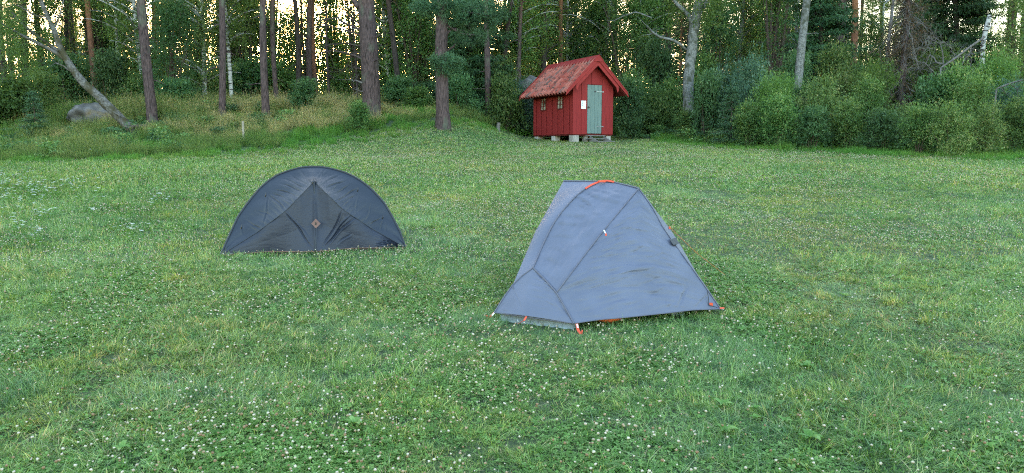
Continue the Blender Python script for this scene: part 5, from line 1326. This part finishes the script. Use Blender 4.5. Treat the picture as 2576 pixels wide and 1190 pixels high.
    # diamond patch with small pull
    c=P5(1203,711,8.075)-A3(org); s=.052; mb=MB(); mb.prism([c+A3((0,-.02,s)),c+A3((-s*.95,-.018,0)),c+A3((0,-.02,-s)),c+A3((s*.95,-.018,0))],(0,.004,0)); pa=mb.build("patch",M['patch'],e)
    mb=MB(); mb.prism([c+A3((-.004,-.025,.016)),c+A3((.003,-.025,.016)),c+A3((.008,-.025,-.014)),c+A3((-.009,-.025,-.014))],(0,.004,0)); mb.build("emblem",M['black'],pa)
    for a,b,Y in ((672,400,8.28),(412,745,8.05),(1660,345,8.42),(1928,640,8.36),(1178,262,8.20)):
        c=P5(a,b,Y)-A3(org); mb=MB(); mb.tube([c+A3((0,-.03,.028)),c+A3((.004,-.05,0)),c+A3((-.006,-.045,-.02))],[.003,.007,.009],5); mb.build("guy_loop",M['black'],e)
    for q in (Lc,Rc,Vector(gnd(1040,606))):
        c=A3(q)-A3(org); mb=MB(); mb.tube([c+A3((0,0,-.04)),c+A3((.0,-.01,.03)),c+A3((.012,-.02,.04))],[.004,.004,.004],6)
        if q is not Lc and q is not Rc: continue
        mb.build("peg",M['metal'],e)
dark_tent()

# ---- grey tent
def grey_tent():
    g6=lambda cx,cy:((1200+cx/2.644)*.9908,(430+cy/2.644)*.9908)
    def P(a,b,Y): return A3(pix(*g6(a,b),Y))
    org=Vector((.75,6.3,T(.75,6.3))); O=A3(org); e=tag(empty("grey_tent",org),"blue grey ridge pole tent with orange straps, nearest to the camera","tent","tents pitched on the meadow")
    L=P(145,962,5.60); Fp=P(680,1035,5.34); Rp=P(1665,938,5.74); C=P(405,662,5.74); Pp=P(270,775,5.72); Q=P(563,828,5.52)
    Ap=P(860,82,6.52); A=P(610,78,6.72); B=P(1115,128,6.28)
    sp=smoothc([Ap,P(760,128,6.40),P(700,172,6.32),P(640,235,6.24),P(590,295,6.17),P(545,360,6.10),P(510,425,6.03),P(470,510,5.94),P(440,580,5.86),C],60,3)
    LF=A3((.68,-.29,0)); ax=A3((.40,.915,0))
    gz=lambda x,y,h=.06:A3((x,y,T(x,y)+h))
    L2=gz(L[0]+2.1*ax[0],L[1]+2.1*ax[1]); N2=gz(Fp[0]+2.1*ax[0]-.02,Fp[1]+2.1*ax[1]); C2=C+ax*1.75; C2[2]=T(C2[0],C2[1])+.38
    rs=np.random.default_rng(9)
    def nz(fu,fv,amp,seed): 
        def f(u,v):
            uu,vv=np.broadcast_arrays(u*fu,v*fv); return amp*((vnoise(uu,vv,1,seed)-.5)*1.2+(vnoise(uu*2.1,vv*2.1,1,seed+3)-.5)*.6)*np.sin(np.clip(vv/fv,0,1)*np.pi)**.35*np.sin(np.clip(uu/fu,0,1)*np.pi)**.35
        return f
    OF=[(430,700,545,800,.010,1.2),(450,715,540,770,.008,1.2),(470,760,560,800,.007,1.2),(480,790,560,815,.007,1.2),(560,850,660,1010,.010),(530,850,640,1000,-.006),(165,940,230,890,.008,1.2),(170,950,300,960,.005,1.2),(270,800,350,980,.006,1.2),(480,880,560,930,.005)]
    DF=[(820,482,1010,436,.010),(765,600,1000,578,.011),(860,560,1060,520,.007),(690,690,900,655,.009),(960,720,1250,655,.010),(980,700,1180,640,-.007),(1000,590,1200,500,.007),(900,250,1000,240,.005),(1000,330,1220,340,.007),(960,400,1250,420,.008),(930,470,1180,490,.007),
        (1372,932,1450,780,.016),(1400,900,1440,740,.009),(1490,930,1590,840,.016),(1300,935,1360,890,.010),(1150,962,1300,930,.007),(700,992,910,1002,.010),(690,958,860,930,.008),(660,900,830,860,.009),(800,870,1000,840,.008),(740,790,960,730,.008),(720,830,900,800,.006),(1050,800,1300,720,.008),(1100,870,1340,790,.008),(1000,920,1180,880,.007),(880,950,1060,930,.006),(1240,560,1380,600,.007),(1300,640,1440,680,.008),(1150,600,1330,560,.007)]
    FF=[(690,185,840,285,.014),(745,160,960,240,.012),(790,135,1010,200,.012),(830,115,1040,170,.010),(700,230,860,330,.009),(580,310,780,330,.007),(560,370,740,380,.007),(520,450,700,470,.007),(500,520,640,580,.007),(470,600,600,650,.008),(450,690,560,760,.009),(880,200,1050,250,.008)]
    foot=Shell(); left=Shell(); front=Shell(); door=Shell(); other=Shell()
    ln=lambda a,b,n:resample([a,b],n)
    n=60
    # pole arcs C->P->L and C->Q->F
    aL=smoothc([C,P(335,712,5.735),Pp,P(205,865,5.66),L],n,2); aF=smoothc([C,P(480,735,5.64),Q,P(622,930,5.43),Fp],n,2)
    # foot face, bottom sagging slightly
    bot=smoothc([L,P(350,992,5.46),Fp],n,1); botS=bot.copy()
    f_foot=lambda u,v:-(-.02*np.sin(u*np.pi)*v+ nz(5,26,.012,3)(u,v)*sstep(.3,.9,u))
    foot.add(coons(resample([C+1e-3*A3((-1,0,0)),C],n),bot,aL,aF,lambda u,v:(-f_foot(u,v))*1.0,lambda S:creases(S,OF,g6,2.0)))
    # left face: A..Ap top, P..C bottom
    nl=50
    Apl=ln(A,Ap,nl); left.add(coons(ln(Pp,C,nl),Apl,resample([Pp,P(420,420,6.12),A],n),sp[::-1],lambda u,v:.015*np.sin(u*np.pi)*np.sin(v*np.pi)))
    # far-left wall
    other.add(coons(ln(L,L2,40),np.vstack([ln(A,A,40)]),resample([L,Pp,A],n),ln(L2,A,n),None))
    # front upper panel between spine and zip seam
    zs=smoothc([B,P(1000,265,6.10),P(870,422,5.90),P(740,590,5.72),P(640,725,5.58),Q],n,2)
    top=smoothc([Ap,P(950,88,6.46),P(1040,108,6.36),B],50,1); bq=aF[:int(n*.36)]; bq=resample([C,P(480,735,5.64),Q],50)
    f_fr=lambda u,v:-(.004*np.sin((1-v)*30+u*9+2*np.sin(u*5))*np.sin(u*np.pi)*np.exp(-((v-.8)/.22)**2)+nz(7,11,.009,21)(u,v)+nz(12,26,.007,27)(u,v))
    front.add(coons(bq,top,sp[::-1],zs[::-1],lambda u,v:f_fr(u,v)-.0*u,lambda S:creases(S,FF,g6,3.2)*1.5))
    # door panel: left edge B->Q->F, right edge B->R, bottom F->R
    dl_=np.vstack([zs,aF[int(n*.45):]]); dl_=resample([*zs,P(622,930,5.43),Fp],190)
    dr_=smoothc([B,P(1210,262,6.17),P(1275,385,6.09),P(1340,480,6.03),P(1420,590,5.95),P(1500,702,5.87),P(1580,815,5.80),Rp],190,3)
    bt=smoothc([Fp,P(850,1010,5.36),P(1000,998,5.41),P(1300,966,5.53),P(1480,945,5.63),Rp],190,3)
    def f_door(u,v):
        uu,vv=np.broadcast_arrays(u,v); d=0*uu
        x=uu*(1-vv)  # v: 0 bottom ->1 apex
        sag=vv-.10*np.sin(uu*np.pi)
        d=d+.007*(vnoise(uu*2.2,sag*15,1,5)-.5)*2+.007*(vnoise(uu*4.5+sag*3,sag*28,1,8)-.5)*2+.0055*(vnoise(uu*8+sag*6,sag*55,1,9)-.5)*2+.003*(vnoise(uu*16+sag*9,sag*95,1,19)-.5)*2
        d=d*np.sin(np.clip(uu,0,1)*np.pi)**.4*np.sin(np.clip(vv*.97+.03,0,1)*np.pi)**.3
        d=d-.03*np.sin(uu*np.pi)*np.sin(vv*np.pi)
        for (u0,v0,u1,v1,am) in [] and ((.6,.04,.8,.5,.012),(.72,.05,.93,.33,.02),(.80,.04,.97,.25,.016),(.66,.04,.86,.42,-.014),(.9,.02,.99,.14,.014),(.03,.30,.5,.36,.010),(.05,.42,.5,.5,.008)):
            Lx,Ly=u1-u0,v1-v0;LL=math.hypot(Lx,Ly);t=((uu-u0)*Lx+(vv-v0)*Ly)/LL/LL;dd=((uu-u0)*Ly-(vv-v0)*Lx)/LL
            d=d+am*np.exp(-(dd/.016)**2)*sstep(-.05,.3,t)*(1-sstep(.7,1.05,t))
        return -d
    door.add(coons(bt,resample([B,B+A3((.004,0,0))],190),dl_[::-1],dr_[::-1],lambda u,v:-f_door(u,v)*-1,lambda S:creases(S,DF,g6,3.4)*.6))
    # other side of the vestibule and head end (mostly hidden)
    rb=smoothc([B,P(1150,165,6.32),P(1240,290,6.36),P(1330,405,6.36),P(1400,515,6.30),P(1500,690,6.10),P(1590,818,5.9),Rp],60,2)
    drr=resample(dr_,60)
    other.add(coons(drr,rb,ln(B,B,8),ln(Rp,Rp,8)))
    other.add(coons(rb,resample([B,C2,N2],60),ln(B,B,20),ln(Rp,N2,20)))
    spb=smoothc([Ap,Ap+ax*.5+A3((0,0,-.06)),C2],40,2); other.add(coons(ln(Ap,C2,40)*0+spb,resample([B,C2],40),ln(Ap,B,20),ln(C2,C2,20)))
    other.add(coons(resample([A,C2],40),spb,ln(A,Ap,20),ln(C2,C2,20)))
    other.add(coons(resample([L2,C2],30),resample([L2,A],30),ln(L2,L2,20),ln(C2,A,20))); other.add(coons(ln(L2,N2,30),ln(C2,C2,30),ln(L2,C2,20),ln(N2,C2,20)))
    foot.build("foot_panel",M['grey_fly'],e,org); left.build("left_panel",M['grey_fly'],e,org); front.build("front_panel",M['grey_fly'],e,org); door.build("door_panel",M['grey_fly'],e,org); other.build("rear_panel",M['grey_fly'],e,org)
    def strip(name,Pp_,r_,m,nn=80,off=(0,-.004,.002)):
        mb=MB(); mb.tube(resample(Pp_,nn)+A3(off)-O,r_,7); return mb.build(name,M[m],e,smooth=True)
    strip("pole_sleeve",sp,.0065,'grey_seam'); strip("pole_sleeve",aL,.005,'grey_seam'); strip("pole_sleeve",aF,.0065,'grey_seam')
    strip("zip_seam",zs,.0055,'grey_seam'); strip("hem",dr_,.004,'grey_seam'); strip("hem",bt,.004,'grey_seam'); strip("hem",bot,.004,'grey_seam'); strip("ridge_seam",top,.006,'grey_seam'); strip("ridge_seam",Apl,.006,'grey_seam')
    strip("seam",[P(268,785,5.70),P(310,890,5.60),P(348,985,5.47)],.004,'grey_seam')
    def ribbon(name,Pp_,w,m,up=(0,0,1),t=.003):
        Pq=resample(Pp_,16)-O; d=np.gradient(Pq,axis=0); d/=np.linalg.norm(d,axis=1)[:,None]; s=np.cross(d,A3(up)); s/=np.linalg.norm(s,axis=1)[:,None]+1e-9; nn=np.cross(s,d)
        V=[];
        for k in range(16):
            for a,b in ((-1,-1),(1,-1),(1,1),(-1,1)): V.append(Pq[k]+s[k]*w*.5*a+nn[k]*t*.5*b)
        Fq=[(4*k+i,4*k+(i+1)%4,4*k+4+(i+1)%4,4*k+4+i) for k in range(15) for i in range(4)]+[(3,2,1,0),(60,61,62,63)]
        mb=MB(); mb.add(V,Fq); return mb.build(name,M[m],e)
    vd=(0,-1,.5)
    ribbon("ridge_strap",[P(757,128,6.37),P(800,102,6.42),P(862,78,6.48),P(905,76,6.47),P(950,84,6.44)],.015,'orange',vd)
    mb=MB(); c=P(868,80,6.46)-O; mb.box(-.03,.03,-.012,.012,-.008,.008,o=c); mb.build("ridge_buckle",M['orange'],e)
    # corner straps, foot loop
    gL=A3(gnd(1228,806)); gF=A3(gnd(1461,842)); gM=A3(gnd(1303,817)); gR=A3(gnd(1834,790)); gG=A3(gnd(1829,696))
    ribbon("corner_strap",[L,L*.4+gL*.6,gL],.015,'orange',vd); ribbon("corner_strap",[Fp+A3((.02,-.01,0)),Fp*.4+gF*.6,gF],.019,'orange',vd)
    ribbon("strap_tape",[Fp+A3((.022,-.018,.0)),Fp*.62+gF*.38+A3((.008,-.012,.0))],.010,'white',vd)
    ribbon("strap_tape",[L+A3((.0,-.012,.0)),L*.6+gL*.4+A3((0,-.01,.0))],.012,'white',vd)
    ribbon("foot_loop",[bot[n//2-4]+A3((0,-.01,.01)),P(345,1015,5.43)],.013,'orange',vd)
    strip("guy_line",[P(345,1015,5.43),gM],.0022,'orange',12); strip("peg",[gM+A3((0,0,-.03)),gM+A3((0,0,.035))],.005,'metal',4)
    strip("peg",[gL+A3((0,0,-.03)),gL+A3((-.01,0,.03))],.005,'orange',4); strip("peg",[gF+A3((0,0,-.03)),gF+A3((.01,0,.03))],.005,'orange',4)
    ribbon("corner_strap",[Rp+A3((-.01,-.01,.01)),Rp+A3((.025,-.01,.010))],.011,'orange',vd); strip("peg",[Rp+A3((.005,0,0)),gR],.005,'metal',6)
    c=P(1597,902,5.735)-O; mb=MB(); mb.prism([c+A3((-.013,-.02,.012)),c+A3((.013,-.02,.010)),c+A3((.013,-.02,-.012)),c+A3((-.013,-.02,-.010))],(0,.004,0)); mb.build("corner_tag",M['orange'],e)
    strip("corner_seam",[P(1572,815,5.77),P(1580,860,5.75),P(1580,908,5.73),P(1640,925,5.72)],.003,'navy_seam',30,(0,-.014,0))
    # zip pull, buckle on the vestibule hem, guy line
    strip("zip_pull",[P(880,410,5.83),P(893,432,5.81)],.005,'white',4); mb=MB(); c=P(895,438,5.80)-O; mb.box(-.006,.006,-.004,.004,-.009,.009,o=c); mb.build("zip_tab",M['orange'],e)
    ribbon("hem_buckle",[P(1335,490,5.97),P(1375,478,6.05)],.055,'navy_seam',vd); ribbon("hem_strap",[P(1350,505,5.98),P(1358,498,6.02)],.03,'black',vd)
    strip("guy_line",[P(1322,390,6.33),P(1500,560,(6.33+gG[1])/2),gG],.0015,'orange_bag',30); mb=MB(); c=P(1322,392,6.30)-O; mb.box(-.007,.007,-.006,.006,-.010,.010,o=c); mb.build("guy_toggle",M['orange'],e)
    # inner tent: bathtub floor + low walls, seen below the fly
    i0=A3(gnd(1250,809)); i1=A3(gnd(1438,836)); 
    def up_(p,h): return A3((p[0],p[1],T(p[0],p[1])+h))
    i1=i1+ax*.02; i2=i1+ax*1.85; i3=i0+ax*1.85
    sh=Shell(); q=[i0,i1,i2,i3]
    cc=sum(q)/4
    for k in range(4):
        a,b=q[k],q[(k+1)%4]; ia=a*.86+cc*.14; ib=b*.86+cc*.14
        lo_=resample([up_(a,-.01),up_(b,-.01)],40); hi_=resample([up_(ia*.9+a*.1,.12),up_(ib*.9+b*.1,.12)],40)
        sh.add(coons(lo_,hi_,ln(lo_[0],hi_[0],10),ln(lo_[-1],hi_[-1],10),lambda u,v:.006*np.sin(u*37+3*v)))
        hi2=resample([C,C] if k==0 else [C2,C2],40) if False else None
    sh.build("inner_tent",M['inner'],e,org)
    for t_ in (.2,.55,.86):
        a=i0*(1-t_)+i1*t_+A3((0,-.008,0)); strip("floor_seam",[up_(a,.02),up_(a+A3((.02,.022,0)),.08)],.0018,'grey_seam',4,(0,-.006,0))
    return org
grey_tent()
# orange bag under the door, pale floor corner
def bag():
    a=A3(gnd(1530,822)); o=empty("orange_bag",a); r=np.random.default_rng(2)
    V1,T1=ico(r,1,.06); V1=V1*np.array([.125,.09,.05])+np.array([0,.12,.045]); me=mesh("orange_bag",V1,None,M['orange_bag'],tris=T1,smooth=True)
    bpy.data.objects.remove(o); o=obj("orange_bag",me,None,a); tag(o,"orange bag peeking out under the door hem of the grey tent","bag")
    a=A3(gnd(1700,800)); V1,T1=ico(r,1,.1); V1=V1*np.array([.09,.05,.028])+np.array([0,.06,.02]); o=obj("folded_cloth",mesh("folded_cloth",V1,None,M['inner'],tris=T1,smooth=True),None,a); tag(o,"pale folded cloth lying under the right hem of the grey tent","cloth")
bag()

# ------------------------------------------------------------------ rocks, stake, stump, weeds
def rock_mat():
    m,n,p=mat("mossy_granite"); tc=N(n,"ShaderNodeTexCoord").outputs["Object"]; f=noise(n,2.2,8,tc)
    c=ramp(n,[(.3,(.04,.037,.035)),(.5,(.10,.095,.095)),(.7,(.20,.19,.20))],f); c=mixc(n,ramp(n,[(.55,(0,0,0)),(.66,(1,1,1))],noise(n,1.1,6,tc)),c,(.10,.075,.04))
    n.links.new(c,p.inputs["Base Color"]); p.inputs["Roughness"].default_value=.95; bump(n,p,f,1,.05); return m
M['rock']=rock_mat()
def rock(loc, sx, sy, sz, seed, label):
    import bmesh
    bm=bmesh.new(); bmesh.ops.create_icosphere(bm,subdivisions=5,radius=1); V=np.array([v.co for v in bm.verts]); T_=np.array([[v.index for v in f.verts] for f in bm.faces]); bm.free()
    s=seed*7.3; nzv=(vnoise(V[:,0]*1.3+s,V[:,1]*1.3+V[:,2]*1.9,.8,seed)-.5)*.5+(vnoise(V[:,0]*3+s+V[:,2]*2,V[:,1]*3,.8,seed+1)-.5)*.22+(vnoise(V[:,0]*8+V[:,2]*5,V[:,1]*8+V[:,2]*3,.9,seed+2)-.5)*.08
    V=V*(1+nzv)[:,None]*np.array([sx,sy,sz]); o=obj("boulder",mesh("boulder",V,None,M['rock'],tris=T_,smooth=True),None,loc); tag(o,label,"boulder","boulders")
p=pix(238,300,28.6); rock((p.x,p.y,T(p.x,p.y)+.12),.85,.7,.50,3,"grey boulder with brown moss behind the leaning birch trunk")
p=pix(1330,215,36.5); rock((p.x+.1,p.y,p.z-.75),.95,1.3,1.0,5,"mossy brown rock outcrop behind the left side of the shed")
def stake():
    p=gnd(613,360); mb=MB(); h=(360-306)*p.y/F; mb.box(-.032,.032,-.02,.02,-.2,h-.04); mb.prism([(-.032,-.02,h-.04),(.032,-.02,h-.04),(.026,-.02,h),(-.03,-.02,h-.01)],(0,.04,0))
    o=mb.build("wooden_stake",M['stake_wood'],None,p,.2); tag(o,"pale thin wooden stake standing in the long grass on the left","stake")
stake()
def stump(px,py,h,rr,label,m='dead_wood'):
    p=gnd(px,py); P=[(0,0,-.1),(.01,0,h*.4),(.02,0,h*.8),(.03,0,h)]; mb=MB(); mb.tube(P,[rr*1.3,rr,rr*.95,rr*.9],10); o=mb.build("tree_stump",M[m],None,p); tag(o,label,"stump","stumps")
stump(1253,330,.34,.075,"small pale stump in the grass left of the shed")
p=gnd(345,336)
def root():
    r=np.random.default_rng(6); mb=MB()
    for k in range(16):
        a=r.uniform(0,6.28); L=r.uniform(.3,.75); t=np.linspace(0,1,5)[:,None]; P=np.array([.1,0,.25])+np.array([math.cos(a)*L,math.sin(a)*L*.7,0])*t+np.array([0,0,1.])*(.25*np.sin(t*2.2)-.45*t)*r.uniform(.3,1)
        mb.tube(P,np.linspace(.06,.015,5),6)
    o=mb.build("root_plate",M['twig'],None,p,smooth=True); tag(o,"torn up brown roots beside the base of the leaning birch","roots")
root()
# broad leaved weeds in the lawn
def weeds():
    r=np.random.default_rng(14)
    def ros(seed,n=9,L=.14,w=.5):
        rr=np.random.default_rng(seed); a=np.linspace(0,6.28,n,endpoint=False)+rr.normal(size=n)*.3; V=[];Q=[];v=[]
        for q in a:
            d=np.array([math.cos(q),math.sin(q)]);s=np.array([-d[1],d[0]]);l=L*rr.uniform(.6,1.15);b=len(V)
            for t in np.linspace(0,1,6):
                ww=l*w*.5*math.sin(math.pi*(t*.85+.12))*(1 if t<1 else .1); z=.01+.35*l*math.sin(t*2.4)
                for sg in (-1,0,1): V.append((*(d*l*t+s*ww*sg),z+(.010 if sg else 0)))
            for i in range(5):
                for j in range(2): k=b+3*i+j; Q.append((k,k+1,k+4,k+3))
            v+= [rr.uniform(.4,1)]*18
        return mesh("weed_leaves",V,Q,M['clover'] if seed%2 else M['lush_grass'],v=v,smooth=True)
    ms=[ros(1),ros(2,8,.12,.6),ros(3,10,.16,.4),ros(4,7,.10,.6)]
    P=[];spots=[(885,1090),(1885,868),(1765,1060),(1900,1065),(1960,1080),(2245,1000),(1215,850),(560,1170),(2040,1120),(1850,1105),(1880,1040),(1820,1030),(1100,640),(2480,1160),(300,1150),(1790,700)]
    for a,b in spots:
        for k in range(1): g_=gnd(a+r.normal()*12,b+r.normal()*8); P.append((g_.x,g_.y,g_.z+.025))
    for k in range(16):
        y=math.sqrt(r.uniform(2.6**2,14**2)); x=r.uniform(-.7,.7)*y; P.append((x,y,T(x,y)+.015))
    P=np.array(P)
    k_=np.ones(len(P),bool)
    for f in FOOT: k_&=~inside(P,f)
    P=P[k_]; n=len(P); scatter("lawn_weeds",P,r.uniform(0,6.28,n),r.uniform(.25,.48,n),r.integers(0,4,n),ms)
weeds()
